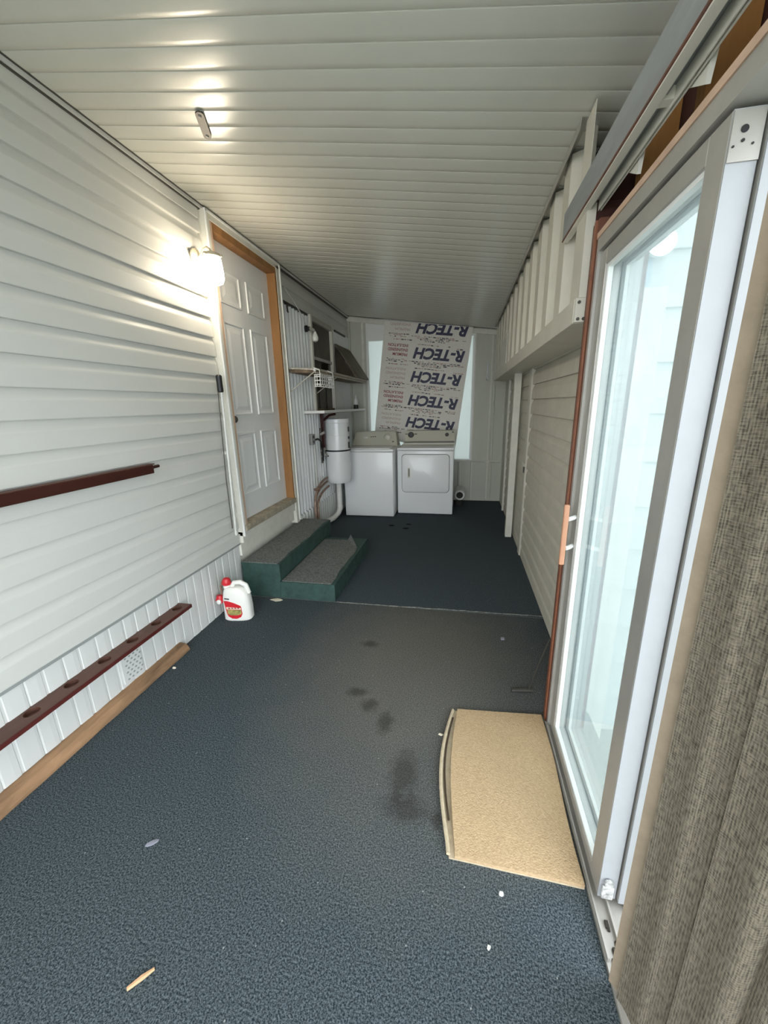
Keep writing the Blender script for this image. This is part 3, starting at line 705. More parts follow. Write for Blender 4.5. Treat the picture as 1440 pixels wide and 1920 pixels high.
# dryer
dr = thing('clothes_dryer', (-.49, 5.6, 0), 'white front-loading clothes dryer with square door right of the washer', 'dryer')
dx0, dx1, dy0, dy1 = -.868, -.102, 5.285, 5.95
obj('cabinet', B(dx0, dx1, dy0, dy1, .012, .895, bev=.010, seg=3), 'appliance', dr, smooth=True)
obj('top_panel', B(dx0-.003, dx1+.003, dy0-.006, dy1, .898, .936, bev=.010, seg=3), 'appliance', dr, smooth=True)
def rrect(x0, x1, z0, z1, r, k=6):
    pts = []
    for cx, cz, a0 in ((x1-r, z1-r, 0), (x0+r, z1-r, 90), (x0+r, z0+r, 180), (x1-r, z0+r, 270)):
        for i in range(k+1):
            t = math.radians(a0+90*i/k); pts.append((cx+r*math.cos(t), cz+r*math.sin(t)))
    return pts
def rplate(x0, x1, z0, z1, r, ya, yb, ins=.0):
    P = rrect(x0, x1, z0, z1, r); Q = rrect(x0+ins, x1-ins, z0+ins, z1-ins, max(r-ins, .002))
    n = len(P); v = [(a, ya, b) for a, b in P] + [(a, yb+ins*.5, b) for a, b in P] + [(a, yb, b) for a, b in Q]
    f = [(i, (i+1) % n, n+(i+1) % n, n+i) for i in range(n)] + [(n+i, n+(i+1) % n, 2*n+(i+1) % n, 2*n+i) for i in range(n)] + [tuple(range(n)), tuple(range(2*n, 3*n))]
    return MB().add(v, f)
obj('door_seam', rplate(-.808, -.152, .318, .852, .055, dy0+.004, dy0-.0015), 'console_dark', dr)
dd = obj('door', rplate(-.801, -.159, .325, .845, .050, dy0+.004, dy0-.016, .010), 'appliance', dr, smooth=True)
obj('handle_recess', rplate(-.722, -.690, .525, .665, .014, dy0-.010, dy0-.0172), 'console', dd)
obj('handle_shadow', rplate(-.711, -.698, .545, .650, .006, dy0-.016, dy0-.0178), 'console_dark', dd)
dc = obj('console', console(dx0+.045, dx1, 5.72, 5.94, .985, 1.130, .35, .004, .012), 'console', dr, smooth=True)
obj('console_base', B(dx0+.03, dx1-.002, 5.66, 5.94, .9365, .984, bev=.006), 'console', dr)
obj('console_groove', B(dx0+.05, dx1-.004, 5.652, 5.68, .968, .982), 'console_dark', dr)
for x, r in ((-.735, .042), (-.215, .026)):
    q = onface(x, 1.075, 5.718, .985, .35)
    obj('knob', MB().lathe([(r, 0), (r, -.012), (r*.8, -.022), (r*.3, -.024), (.001, -.024)], q, 18, 'y'), 'black', dc, smooth=True)
for x in (-.80, -.665):
    q = onface(x, 1.085, 5.716, .985, .35); obj('mark', B(x-.018, x+.018, q[1]-.001, q[1]+.01, 1.08, 1.092), 'console_dark', dc)
q = onface(-.13, 1.105, 5.716, .985, .35); obj('mark', B(-.143, -.117, q[1]-.001, q[1]+.01, 1.10, 1.115), 'black', dc)
for x in (dx0+.04, dx1-.04):
    for y in (dy0+.05, dy1-.05): obj('foot', MB().lathe([(.02, 0), (.02, .014)], (x, y, 0), 10), 'black', dr)

# duct beside the dryer
du = thing('dryer_duct', (-.02, 5.95, .08), 'pale flexible duct opening on the floor right of the dryer', 'duct')
prof = []
for i in range(16): prof.append((.082 if i % 2 else .074, .022*i))
obj('hose', MB().lathe(prof, (-.010, 5.83, .165), 20, 'y'), 'pvc', du, smooth=True)
obj('mouth', MB().lathe([(.05, 0), (.05, .002)], (-.010, 5.827, .165), 20, 'y'), 'dark', du)
obj('support', B(-.06, .02, 5.88, 6.1, .0, .084), 'dark', du)

# wall-hung tank
tk = thing('water_tank', (-1.58, 4.85, .54), 'white cylindrical tank with a black strap hung on the wall left of the washer', 'tank')
TC = (-1.572, 4.85, 0)
obj('lower_shell', MB().lathe([(.10, .535), (.145, .540), (.158, .560), (.160, .62), (.160, .955)], TC, 36), 'tank', tk, smooth=True)
obj('upper_shell', MB().lathe([(.154, .957), (.154, 1.30), (.158, 1.305), (.158, 1.345), (.150, 1.352), (.10, 1.352)], TC, 36), 'tank', tk, smooth=True)
obj('strap', MB().lathe([(.158, .948), (.1645, .950), (.1645, .966), (.158, .968)], TC, 36), 'black', tk)
obj('groove', MB().lathe([(.1535, 1.145), (.1552, 1.147), (.1552, 1.150), (.1535, 1.152)], TC, 36), 'pvc', tk)
for a, z0, z1 in ((3, 1.19, 1.25), (5, .985, 1.06), (4, 1.10, 1.13)):
    t = math.radians(-a); c = Vector((TC[0]+.157*math.cos(t), TC[1]+.157*math.sin(t), 0))
    obj('label', MB().box(c.x-.012, c.x+.004, c.y-.02, c.y+.02, z0, z1), 'black', tk)
obj('vent_port', MB().lathe([(.010, 0), (.010, -.006)], (TC[0]-.09, TC[1]-.134, .895), 10, 'y'), 'darkmetal', tk)
# metal valves and hoses left of tank
vh = thing('tank_hose', (-1.70, 4.62, 1.0), 'dark hose with chrome fittings between tank and outlet box', 'hose')
obj('hose', MB().tube([(-1.722, 4.40, 1.12), (-1.69, 4.46, 1.13), (-1.675, 4.53, 1.10), (-1.68, 4.58, 1.00), (-1.69, 4.60, .90), (-1.70, 4.63, .85)], .012, 8), 'black', vh, smooth=True)
for z in (.90, .97, 1.17): obj('fitting', MB().tube([(-1.715, 4.62, z), (-1.66, 4.63, z+.03)], .017, 8), 'alu', vh, smooth=True)
obj('pipe', MB().tube([(-1.708, 4.62, .82), (-1.708, 4.62, 1.25)], .012, 8), 'darkmetal', vh, smooth=True)
ob = thing('outlet_box', (-1.73, 4.35, 1.08), 'grey metal outlet box on the corrugated wall left of the tank', 'outlet')
obj('box', B(-1.74, -1.70, 4.30, 4.40, 1.075, 1.195, bev=.004), 'grey', ob)
obj('socket', B(-1.702, -1.694, 4.335, 4.365, 1.15, 1.175), 'black', ob)
obj('socket', B(-1.702, -1.694, 4.335, 4.365, 1.095, 1.12), 'black', ob)
pp = thing('supply_pipes', (-1.71, 4.4, 0.2), 'corroded copper supply pipes bending along the wall below the outlet box', 'pipes')
for dz, x in ((0, -1.712), (.055, -1.705), (-.055, -1.69)):
    obj('pipe', MB().tube([(x+.03, 4.22-dz*.4, .03), (x+.03, 4.22-dz*.4, .36+dz), (x+.03, 4.24, .44+dz), (x+.03, 4.30, .50+dz), (x+.03, 4.42, .545+dz), (x+.03, 4.55, .565+dz), (x+.03, 4.67, .575+dz)], .014, 8), 'copper', pp, smooth=True)
obj('valve', MB().tube([(-1.70, 4.27, .55), (-1.64, 4.27, .57)], .016, 8), 'copper', pp, smooth=True)
obj('riser', MB().tube([(-1.700, 4.36, .56), (-1.700, 4.355, 1.06)], .007, 6), 'pvc', pp, smooth=True)
dp = thing('drain_pipe', (-1.62, 4.85, .05), 'white plastic drain pipe with elbow running from under the tank', 'pipe')
obj('pipe', MB().tube([(-1.585, 4.85, .534), (-1.585, 4.85, .22), (-1.588, 4.84, .16), (-1.605, 4.80, .11), (-1.64, 4.72, .075), (-1.70, 4.62, .055)], .034, 14), 'pvc', dp, smooth=True)
obj('elbow', MB().tube([(-1.585, 4.85, .225), (-1.586, 4.845, .175), (-1.60, 4.81, .12)], .038, 14), 'pvc', dp, smooth=True)

# upper shelf with wire front
us = thing('wire_shelf', (-1.6, 4.6, 1.86), 'rusty white wire shelf with a stained board high on the corrugated wall', 'shelf')
SY0, SY1, SX = 3.87, 6.0, -1.45
MT_r = 'rust_wire'
obj('board', MB().add([(x, y, z+d) for d in (-.030, .012) for x, y, z in ((-1.725, SY0+.01, 1.868), (SX+.005, SY0+.01, 1.856), (SX+.005, SY1, 1.856), (-1.725, SY1, 1.868))], [(0,1,2,3),(7,6,5,4),(0,4,5,1),(1,5,6,2),(2,6,7,3),(3,7,4,0)]), 'shelfwood', us)
for y in (SY0,):
    obj('end_rail', MB().tube([(-1.728, y, 1.878), (SX, y, 1.858)], .007, 8), MT_r, us, smooth=True)
obj('front_rail', MB().tube([(SX, SY0, 1.860), (SX, SY1, 1.860)], .007, 8), MT_r, us, smooth=True)
obj('front_rail', MB().tube([(SX+.004, SY0, 1.830), (SX+.004, SY1, 1.830)], .006, 8), MT_r, us, smooth=True)
cr = MB()
for i in range(56):
    y = SY0+.02+i*.0375; cr.tube([(SX+.006, y, 1.826), (SX+.004, y, 1.850), (SX+.002, y, 1.872), (-1.72, y, 1.885)], .0025, 4)
obj('cross_wire', cr, MT_r, us, kind='stuff')
obj('corner_cap', MB().lathe([(.004, -.016), (.015, -.008), (.015, .008), (.004, .016)], (SX, SY0, 1.855), 10), 'white', us, smooth=True)
for y in (SY0+.0, 4.62):
    obj('strut', MB().tube([(SX+.002, y, 1.842), (-1.718, y, 1.66)], .006, 6), MT_r, us, smooth=True)
# wire basket hanging from the shelf
bk = thing('wire_basket', (-1.46, 4.15, 1.70), 'small white wire basket hanging from the front of the wire shelf', 'basket')
bx0, bx1, by0, by1, bz0, bz1 = -1.436, -1.375, 3.80, 4.22, 1.695, 1.815
wires = MB()
for i in range(8):
    y = by0+.012+(by1-by0-.024)*i/7
    wires.tube([(bx1, y, bz1-.012), (bx1-.004, y, bz0+.02), (bx1-.02, y, bz0), (bx0, y, bz0+.005)], .0042, 5)
obj('upright_wire', wires, 'white', bk, kind='stuff')
for z in (bz1-.012, bz0+.09, bz0+.055, bz0+.02):
    obj('rim_wire', MB().tube([(bx0, by0, z), (bx1, by0, z), (bx1, by1, z), (bx0, by1, z)], .0045, 5), 'white', bk)
ew = MB()
for y in (by0, by1):
    for x in (bx0+.01, (bx0+bx1)/2, bx1): ew.tube([(x, y, bz0), (x, y, bz1-.012)], .0042, 5)
    ew.tube([(bx0, y, bz0), (bx1, y, bz0)], .0042, 5)
obj('end_wire', ew, 'white', bk, kind='stuff')
for y in (by0+.01, by1-.01): obj('hanger', MB().tube([(bx1, y, bz1-.012), (bx1-.004, y, bz1+.03), (bx0-.002, y, bz1+.056)], .005, 6), 'white', bk)
# leaning brown panel
lb = tag(obj('brown_panel', MB().prism([(-1.735, 2.315), (-1.720, 2.32), (-1.432, 1.888), (-1.452, 1.876)], lambda a, b: (a, 5.44, b), lambda a, b: (a, 6.14, b)), 'brownpanel'),
         'brown weathered panel leaning from the end of the wire shelf to the wall', 'panel')
obj('end_plate', MB().prism([(-1.733, 2.28), (-1.47, 1.882), (-1.733, 1.886)], lambda a, b: (a, 5.452, b), lambda a, b: (a, 5.460, b)), mat('shade_brown_board', (.05, .038, .024), .8, noise=.3), lb)  # plate closes the near end; its dark colour paints the shade inside
# lower shelf
ls = thing('metal_edged_shelf', (-1.62, 5.1, 1.40), 'white edged wall shelf on a maroon bracket above the tank', 'shelf')
obj('board', B(-1.735, -1.515, 4.225, 6.12, 1.425, 1.452), 'shelfwood', ls)
obj('edge_strip', B(-1.735, -1.500, 4.212, 4.226, 1.430, 1.460, bev=.002), 'white', ls)
obj('edge_strip', B(-1.515, -1.500, 4.226, 6.12, 1.430, 1.460, bev=.002), 'white', ls)
br = obj('bracket_post', B(-1.718, -1.678, 4.655, 4.69, .97, 1.4245), 'maroon', ls, label='maroon bracket post')
obj('bracket_arm', MB().tube([(-1.69, 4.672, 1.33), (-1.60, 4.672, 1.40), (-1.52, 4.672, 1.412)], .016, 6), 'maroon', ls, label='maroon bracket arm')
bo = thing('spray_bottle', (-1.60, 5.95, 1.46), 'small white and dark bottle at the far end of the lower shelf', 'bottle')
obj('body', MB().lathe([(.030, 0), (.034, .006), (.034, .060), (.032, .066)], (-1.585, 5.88, 1.4525), 16), 'black', bo, smooth=True)
obj('shoulder', MB().lathe([(.031, .0665), (.034, .075), (.032, .12), (.018, .15), (.014, .155)], (-1.585, 5.88, 1.4525), 16), 'white', bo, smooth=True)
obj('cap', MB().lathe([(.015, .1555), (.016, .175), (.010, .205), (.004, .21)], (-1.585, 5.88, 1.4525), 12), 'pvc', bo, smooth=True)

# bulb holder, wire and hook on the corrugated wall
bh = thing('bulb_holder', (-1.70, 4.5, 2.3), 'bare white bulb in a black socket beside the dark window', 'lamp')
obj('socket', MB().lathe([(.034, 0), (.034, .025), (.022, .03), (.022, .05)], (-1.735, 4.42, 2.335), 14, 'x'), 'black', bh, smooth=True)
obj('arm', MB().tube([(-1.690, 4.42, 2.335), (-1.665, 4.44, 2.335), (-1.650, 4.455, 2.325), (-1.645, 4.465, 2.305)], .013, 8), 'alu', bh, smooth=True)
obj('bulb', MB().lathe([(.012, 0), (.016, -.012), (.032, -.050), (.036, -.072), (.028, -.098), (.010, -.108), (.001, -.109)], (-1.643, 4.467, 2.310), 16), 'bulb', bh, smooth=True)
wi = tag(obj('thin_wire', MB().tube([(-1.722, 3.83, 2.66), (-1.720, 3.95, 2.60), (-1.716, 4.10, 2.54), (-1.708, 4.25, 2.46), (-1.712, 4.36, 2.39), (-1.72, 4.42, 2.372)], .004, 5), 'pvc', smooth=True), 'thin pale wire drooping from the door corner to the bulb socket', 'wire')
hk = tag(obj('black_hook', MB().tube([(-1.735, 3.93, 2.485), (-1.715, 3.93, 2.470), (-1.712, 3.93, 2.41), (-1.706, 3.93, 2.40)], .008, 6), 'black'), 'small black hook hanging under the black strip right of the door', 'hook')

# wall lamp
lm = thing('wall_lamp', (-1.72, 2.63, 2.45), 'lit wall lamp with a glass shade beside the white panelled door', 'lamp')
obj('wall_plate', MB().lathe([(.058, 0), (.056, .008), (.035, .016), (.012, .018)], (-1.740, 2.60, 2.455), 20, 'x'), 'brass', lm, smooth=True)
obj('arm', MB().tube([(-1.722, 2.60, 2.455), (-1.700, 2.60, 2.475), (-1.675, 2.595, 2.500), (-1.645, 2.585, 2.505), (-1.615, 2.570, 2.485), (-1.600, 2.560, 2.462)], .007, 8), 'brass', lm, smooth=True)
obj('fitter', MB().lathe([(.012, .470), (.030, .462), (.054, .452), (.056, .435), (.050, .432)], (-1.60, 2.555, 2.0), 20), 'brass', lm, smooth=True)
obj('shade', MB().lathe([(.048, .431), (.056, .420), (.060, .38), (.063, .34), (.062, .31), (.052, .288), (.030, .278), (.001, .276)], (-1.60, 2.555, 2.0), 24), 'shade', lm, smooth=True, label='glowing glass shade')
for a in (20, 140, 260):
    t = math.radians(a); c = (-1.60+.058*math.cos(t), 2.555+.058*math.sin(t)); obj('thumb_screw', B(c[0]-.006, c[0]+.006, c[1]-.006, c[1]+.006, 2.438, 2.450), 'brass', lm)

# pole with black grip next to the door
po = thing('long_pole', (-1.70, 2.66, .62), 'thin white pole with a black foam grip upright along the door frame', 'pole')
obj('shaft', MB().tube([(-1.688, 2.565, .56), (-1.688, 2.612, 1.625)], .008, 8), 'pvc', po, smooth=True)
obj('cord', MB().tube([(-1.70, 2.548, .62), (-1.70, 2.55, 1.0), (-1.70, 2.59, 1.62)], .0035, 6), 'darkmetal', po, smooth=True)
obj('grip', MB().lathe([(.016, 0), (.021, .006), (.020, .06), (.021, .11), (.014, .118)], (-1.692, 2.608, 1.615), 14), 'black', po, smooth=True)
obj('wall_clip', B(-1.722, -1.694, 2.58, 2.60, 1.18, 1.20), 'pvc', po)

# tool rack on the left wall: an upper rail and a lower plank with holes
ur = thing('wall_rail', (-1.72, 1.0, 1.16), 'dark maroon wooden rail fixed high on the white siding', 'rail')
obj('rail', B(-1.7445, -1.700, -.6, 1.885, 1.160, 1.207, bev=.003), 'maroon', ur)
obj('top_strip', B(-1.7445, -1.704, -.6, 1.90, 1.2075, 1.212), 'maroon_top', ur)
obj('end_rod', MB().tube([(-1.722, 1.885, 1.190), (-1.720, 1.945, 1.192)], .009, 8), 'maroon', ur, smooth=True)
lr = thing('holed_plank', (-1.71, 1.0, .28), 'dark brown plank with a row of round holes low on the white skirting', 'rack')
RX0, RX1, RZ0, RZ1 = -1.768, -1.668, .283, .303
ys = [-.19+.1735*i for i in range(13)]; hr = .026; hx = -1.722
m = MB(); edges = [ -.6] + [ (ys[i]+ys[i+1])/2 for i in range(12)] + [1.955]
for i, yc in enumerate(ys):
    ya, yb = edges[i], edges[i+1]; K = 24
    circ = [(hx+hr*math.cos(2*math.pi*k/K), yc+hr*1.15*math.sin(2*math.pi*k/K)) for k in range(K)]
    out = []
    for k in range(K):
        c, s = math.cos(2*math.pi*k/K), math.sin(2*math.pi*k/K)
        tx = ((RX1-hx)/c if c > 1e-9 else ((RX0-hx)/c if c < -1e-9 else 1e9)); ty = ((yb-yc)/s if s > 1e-9 else ((ya-yc)/s if s < -1e-9 else 1e9))
        t = min(tx, ty); out.append((hx+c*t, yc+s*t))
    corners = [(RX1, yb), (RX0, yb), (RX0, ya), (RX1, ya)]
    v = [(a, b, RZ1) for a, b in out] + [(a, b, RZ1) for a, b in circ] + [(a, b, RZ1-.017) for a, b in circ]
    f = [(k, (k+1) % K, K+(k+1) % K, K+k) for k in range(K)] + [(K+k, K+(k+1) % K, 2*K+(k+1) % K, 2*K+k) for k in range(K)] + [tuple(range(2*K, 3*K))]
    base = len(v); v += [(a, b, RZ1) for a, b in corners]
    for ci, (a, b) in enumerate(corners):
        for k in range(K):
            p, q = out[k], out[(k+1) % K]
            if (abs(p[0]-a) < 1e-6 and abs(q[1]-b) < 1e-6) or (abs(q[0]-a) < 1e-6 and abs(p[1]-b) < 1e-6):
                if abs(p[0]-q[0]) > 1e-6 and abs(p[1]-q[1]) > 1e-6: f.append((k, base+ci, (k+1) % K))
    m.add(v, f)
m.add([(x, y, z) for z in (RZ0, RZ1) for x, y in ((RX0, -.6), (RX1, -.6), (RX1, 1.955), (RX0, 1.925))], [(0,1,2,3),(0,4,5,1),(1,5,6,2),(2,6,7,3),(3,7,4,0)])
obj('plank', m, 'maroon_top', lr)
obj('front_edge', B(RX1-.001, RX1+.003, -.6, 1.955, RZ0-.001, RZ1-.001), mat('red_edge', (0.085, .013, .010), .5), lr)

# lumber on floor
def lum(y0, y1):
    n = 40; prof0 = []
    m = MB(); rows = []
    for i in range(n+1):
        y = y0+(y1-y0)*i/n; j = random.uniform(-.003, .003); k = random.uniform(-.003, .003)
        rows.append([(-1.762, y, 0.001), (-1.690+j, y, 0.001), (-1.692+j, y, .012), (-1.716+k, y, .040+k), (-1.752, y, .050+j), (-1.762, y, .048)])
    v = sum(rows, []); q = 6
    f = [(i*q+a, i*q+(a+1) % q, (i+1)*q+(a+1) % q, (i+1)*q+a) for i in range(n) for a in range(q)] + [tuple(range(q)), tuple(n*q+a for a in range(q))]
    return m.add(v, f)
tag(obj('lumber_strip', lum(-.6, 1.905), 'lumber'), 'weathered brown strip of lumber on the carpet along the left skirting', 'lumber')

# jug of weed killer
jg = thing('plastic_jug', (-1.59, 2.33, 0), 'white plastic jug with red cap and label on the carpet before the steps', 'jug')
JX, JY = -1.585, 2.325
jrot = math.radians(10)
def jpt(a, b, z): return (JX + a*math.cos(jrot)-b*math.sin(jrot), JY + a*math.sin(jrot)+b*math.cos(jrot), z)
levels = [(0.0, .094, .052, 0, 0), (.008, .102, .058, 0, 0), (.10, .102, .060, 0, 0), (.17, .098, .058, -.002, 0), (.215, .088, .052, -.006, 0), (.245, .070, .044, -.012, 0), (.256, .050, .034, -.020, 0)]
def superell(a, b, n=28, e=3.2):
    out = []
    for k in range(n):
        t = 2*math.pi*k/n; c, s = math.cos(t), math.sin(t)
        out.append((a*math.copysign(abs(c)**(2/e), c), b*math.copysign(abs(s)**(2/e), s)))
    return out
v = []
for z, a, b, ox, oy in levels: v += [jpt(p+ox, q+oy, z) for p, q in superell(a, b)]
n = 28; f = [(i*n+k, i*n+(k+1) % n, (i+1)*n+(k+1) % n, (i+1)*n+k) for i in range(len(levels)-1) for k in range(n)] + [tuple(range(n)), tuple((len(levels)-1)*n+k for k in range(n))]
body = obj('body', MB().add(v, f), 'jug', jg, smooth=True)
obj('grip', MB().tube([jpt(-.035, 0, .245), jpt(-.01, 0, .283), jpt(.035, 0, .286), jpt(.072, 0, .262), jpt(.090, 0, .20)], [.017, .017, .018, .018, .016], 12), 'jug', jg, smooth=True)
obj('neck', MB().lathe([(.026, 0), (.026, .03)], jpt(-.066, 0, .245), 16), 'jug', jg, smooth=True)
obj('cap', MB().lathe([(.031, 0), (.033, .008), (.030, .030), (.022, .046), (.008, .052)], jpt(-.066, 0, .270), 18), 'red', jg, smooth=True)
def lab(pts, yoff):
    v = [jpt(a, -yoff, z) for a, z in pts] + [jpt(a, -yoff+.004, z) for a, z in pts]; k = len(pts)
    return MB().add(v, [tuple(range(k)), tuple(range(2*k-1, k-1, -1))] + [(i, (i+1) % k, k+(i+1) % k, k+i) for i in range(k)])
lb_ = obj('label', lab([(-.078, .165), (-.050, .163), (-.010, .150), (.040, .125), (.044, .110), (.046, .060), (.034, .036), (.004, .022), (-.030, .024), (-.056, .042), (-.064, .06)], .0602), 'red', jg, label='red printed label')
obj('label_band', lab([(-.066, .118), (.040, .110), (.040, .096), (-.064, .100)], .0607), 'lab_pale', lb_)
obj('label_picture', lab([(-.060, .096), (.042, .092), (.040, .060), (.010, .050), (-.040, .052), (-.060, .064)], .0606), 'lab_yellow', lb_)
for a in (-.052, -.030, -.008, .014): obj('label_mark', lab([(a, .113), (a+.016, .112), (a+.016, .103), (a, .104)], .0612), 'redink', lb_)
obj('label_mark', lab([(-.072, .187), (-.038, .182), (-.038, .174), (-.072, .179)], .0592), 'blackink', jg)
tr = obj('trigger_sprayer', MB().tube([jpt(-.128, -.005, .185), jpt(-.130, -.008, .155), jpt(-.118, -.012, .125)], [.020, .030, .020], 10), 'red', jg, smooth=True, label='red trigger sprayer')
obj('sprayer_nozzle', MB().lathe([(.016, 0), (.018, -.010), (.010, -.014)], jpt(-.122, -.034, .148), 12, 'y'), 'jug', tr)
obj('sprayer_hose', MB().tube([jpt(-.112, .0, .19), jpt(-.118, .01, .25), jpt(-.10, .01, .29), jpt(-.066, 0, .318)], .006, 6), mat('brown_hose', (.25, .13, .08), .5), jg, smooth=True)
obj('sprayer_clip', B(*(lambda p: (p[0]-.02, p[0]+.02, p[1]-.012, p[1]+.012))(jpt(-.105, 0, 0)), .13, .175), 'red', jg)

# metal rod leaning at the jamb with its foot bar
rt = thing('metal_rod', (.39, 1.86, 0), 'thin dark metal rod with a foot bar leaning on the brown door jamb', 'tool')
obj('foot_bar', MB().tube([(.300, 1.848, .012), (.412, 1.866, .012)], .011, 8), 'darkmetal', rt, smooth=True)
obj('rod', MB().tube([(.392, 1.862, .022), (.425, 1.84, .20), (.452, 1.795, .375)], .005, 6), 'darkmetal', rt, smooth=True)
# white post against the right wall
tag(obj('white_post', B(.520, .590, 4.44, 4.50, 0.0, 1.815, bev=.003), 'trim'), 'cream board standing upright against the right wall under the ledge', 'post')

# pipes on the back wall
bp = thing('back_wall_pipe', (.25, 6.16, .6), 'thin cream pipe running level across the back wall right of the dryer', 'pipe')
obj('pipe', MB().tube([(-.10, YB-.03, .645), (.58, YB-.03, .628)], .012, 8), 'trim', bp, smooth=True)
obj('clip', B(.37, .42, YB-.045, YB-.016, .615, .655), 'trim', bp)
vp = tag(obj('upright_conduit', MB().tube([(.445, YB-.03, .06), (.445, YB-.03, 1.80)], .010, 8), 'trim', smooth=True), 'cream conduit standing upright on the back wall by the right corner', 'conduit')
sbk = thing('shelf_bracket', (.37, 6.15, 1.85), 'small grey steel bracket on the back wall under the ledge end', 'bracket')
obj('upright', B(.325, .345, YB-.024, YB, 1.82, 2.07), 'grey', sbk)
obj('arm', B(.325, .345, YB-.20, YB-.024, 1.82, 1.84), 'grey', sbk)

# insulation board with print
brd = thing('foam_board', (-.6, 6.12, .93), 'white foam insulation board with upside-down R-TECH print tilted behind the washer and dryer', 'board')
BW, BH, BY = 1.285, 1.72, YB-.062
TL = Vector((-1.165, BY, 2.700)); ang = math.radians(-7.0)
ux = Vector((math.cos(ang), 0, math.sin(ang))); uz = Vector((-math.sin(ang), 0, math.cos(ang)))
def bpnt(u, v, d=0.0): p = TL + ux*u - uz*v; return (p.x, p.y-d, p.z)
vv = [bpnt(u, v, d) for d in (0, -.022) for u, v in ((0, 0), (BW, 0), (BW, BH), (0, BH))]
sheet = obj('sheet', MB().add(vv, [(0,1,2,3),(7,6,5,4),(0,4,5,1),(1,5,6,2),(2,6,7,3),(3,7,4,0)]), 'foam', brd)
def put_text(body, size, u_right, v_center, mt, shear=0, offset=0, width=None, space=1.0, label=None):
    t = text_mesh(body, size, shear, offset, space)
    xs = [p[0] for p in t.v]; ysn = [p[1] for p in t.v]; x0, x1 = min(xs), max(xs); y0, y1 = min(ysn), max(ysn)
    k = (width/(x1-x0)) if width else 1.0
    m = MB(); m.f = t.f
    # rotated half a turn: text x runs to the left, text y runs down
    m.v = [bpnt(u_right - (p[0]-x0)*k, max(.004, v_center + (p[1]-(y0+y1)/2)), .0012+p[2]) for p in t.v]
    return obj('lettering', m, mt, sheet, label=label)
for r, vc in enumerate((.060, .405, .735, 1.075, 1.405)):
    put_text('R-TECH', .205, 1.225, vc, 'ink', .22, .0085, .755)
    strong = r in (1, 3)
    for k, wd in enumerate(('PREMIUM', 'ENGINEERED', 'INSULATION')):
        vq = vc + .035 - .062*k
        if vq > .02: put_text(wd, .056 if strong else .050, .385, vq, 'redink' if strong else 'paleink', 0, .0012 if strong else 0, .30 if k else .22)
    dm_ = MB(); dk = MB()
    for (v0, u0, u1) in ((vc+.112, .42, 1.18), (vc+.132, .50, 1.20), (vc+.152, .55, .98), (vc+.168, .12, .40), (vc+.172, .62, .90), (vc+.095, .08, .36), (vc+.112, .10, .38), (vc+.13, .07, .33), (vc-.125, .52, .74), (vc-.122, .72, .98), (vc-.10, 1.10, 1.20)):
        u = u0
        while u < u1:
            w = random.uniform(.012, .05); h = random.uniform(.008, .016)
            if random.random() < .8 and v0 < BH-.04 and v0 > .02:
                q = [bpnt(u, v0, .001), bpnt(u+w, v0, .001), bpnt(u+w, v0+h, .001), bpnt(u, v0+h, .001)]
                (dm_ if random.random() < .5 else dk).add(q, [(0, 1, 2, 3)])
            u += w+random.uniform(.006, .016)
    if dm_.v: obj('small_print', dm_, 'paleink', sheet, kind='stuff')
    if dk.v: obj('small_print', dk, 'blackink', sheet, kind='stuff')

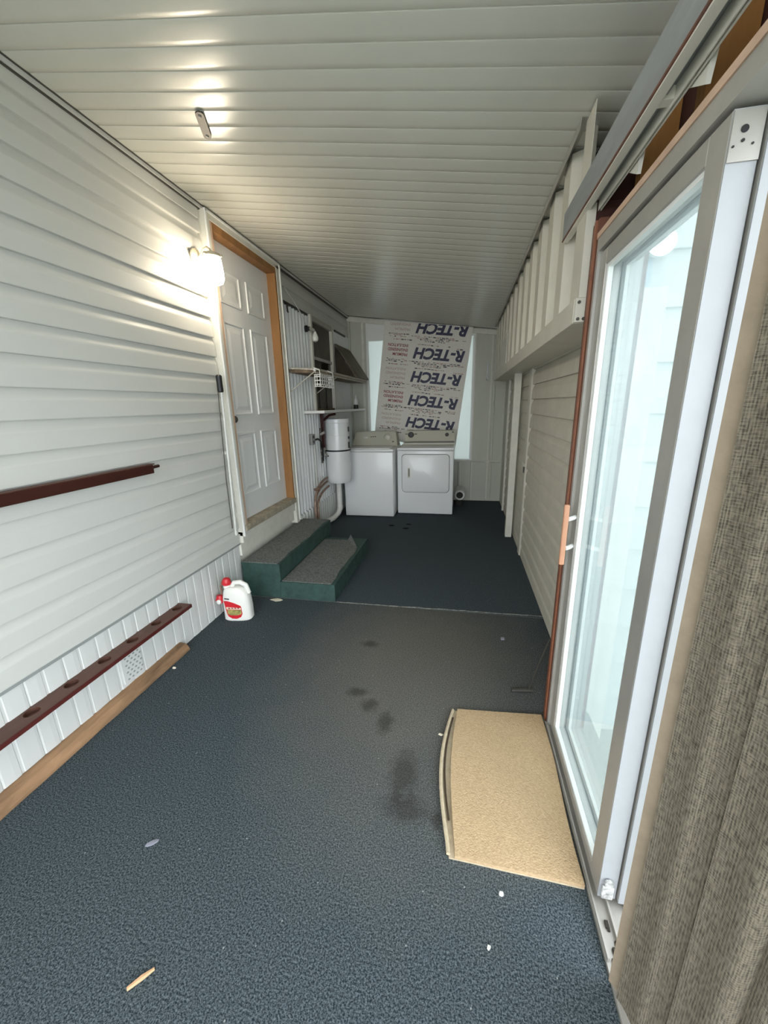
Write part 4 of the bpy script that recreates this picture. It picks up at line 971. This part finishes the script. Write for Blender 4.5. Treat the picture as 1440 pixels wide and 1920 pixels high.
# ceiling strap
sx = -1.165; a0, a1 = 1.835, 2.015
def strap():
    m = MB(); hw = .020; pts = []
    for k in range(9): t = math.pi*k/8; pts.append((hw*math.cos(t), a1-hw+hw*math.sin(t)))
    for k in range(9): t = math.pi+math.pi*k/8; pts.append((hw*math.cos(t), a0+hw+hw*math.sin(t)))
    def lx(y): return sx - .075*((y-a0)/(a1-a0)-.5)
    return m.prism(pts, lambda a, b: (lx(b)+a, b, zc(lx(b)+a)-.009), lambda a, b: (lx(b)+a, b, zc(lx(b)+a)-.0035))
stp = thing('ceiling_strap', (sx, 1.92, 2.70), 'dark metal strap with two screws fixed to the ceiling', 'bracket')
obj('plate', strap(), 'darkmetal', stp)
for y in (a0+.024, a1-.024):
    x = sx - .075*((y-a0)/(a1-a0)-.5)
    obj('screw', MB().lathe([(.007, 0), (.007, -.003), (.002, -.005)], (x, y, zc(x)-.009), 10), 'alu', stp)

# litter on the carpet
tag(obj('wood_splinter', MB().tube([(-.838, .513, .006), (-.815, .540, .006), (-.795, .562, .005)], [.005, .007, .004], 6), 'twig'), 'tan wood splinter lying on the carpet in the near foreground', 'splinter')
def scrap(name, x, y, w, d, rot, mt, label, cat, hh=.004):
    c, s = math.cos(rot), math.sin(rot); m = MB(); n = 8; pts = []
    for k in range(n):
        t = 2*math.pi*k/n; r = random.uniform(.75, 1.1); a, b = w*r*math.cos(t), d*r*math.sin(t); pts.append((x+a*c-b*s, y+a*s+b*c))
    zs = [random.uniform(.3, 1)*hh for _ in pts]
    v = [(a, b, .0005) for a, b in pts] + [(a, b, .0015+zz) for (a, b), zz in zip(pts, zs)]
    m.add(v, [tuple(range(n-1, -1, -1)), tuple(range(n, 2*n))] + [(i, (i+1) % n, n+(i+1) % n, n+i) for i in range(n)])
    return tag(obj(name, m, mt), label, cat)
scrap('paper_scrap', -1.435, 2.615, .05, .022, .1, 'lab_pale', 'pale cream scrap lying against the foot of the steps', 'scrap')
scrap('grey_scrap', -1.05, .845, .022, .008, .7, 'leaf', 'small grey blue scrap on the carpet at the left', 'scrap')
scrap('paper_scrap', .165, .912, .008, .006, .3, 'scrap', 'small crumpled white scrap just below the doormat', 'scrap', .012)
scrap('paper_scrap', .118, .775, .006, .004, .9, 'scrap', 'tiny white curl farther below the doormat', 'scrap', .010)
scrap('paper_scrap', -.055, 1.50, .012, .006, .1, 'lab_pale', 'tiny tan chip on the carpet left of the doormat', 'scrap', .006)
scrap('paper_scrap', -1.66, 1.72, .012, .006, .1, 'lab_pale', 'tiny chip beside the far end of the lumber strip', 'scrap', .008)
scrap('dark_lump', .30, 2.34, .014, .012, .1, 'leaf', 'small grey lump on the carpet near the right wall', 'scrap', .012)
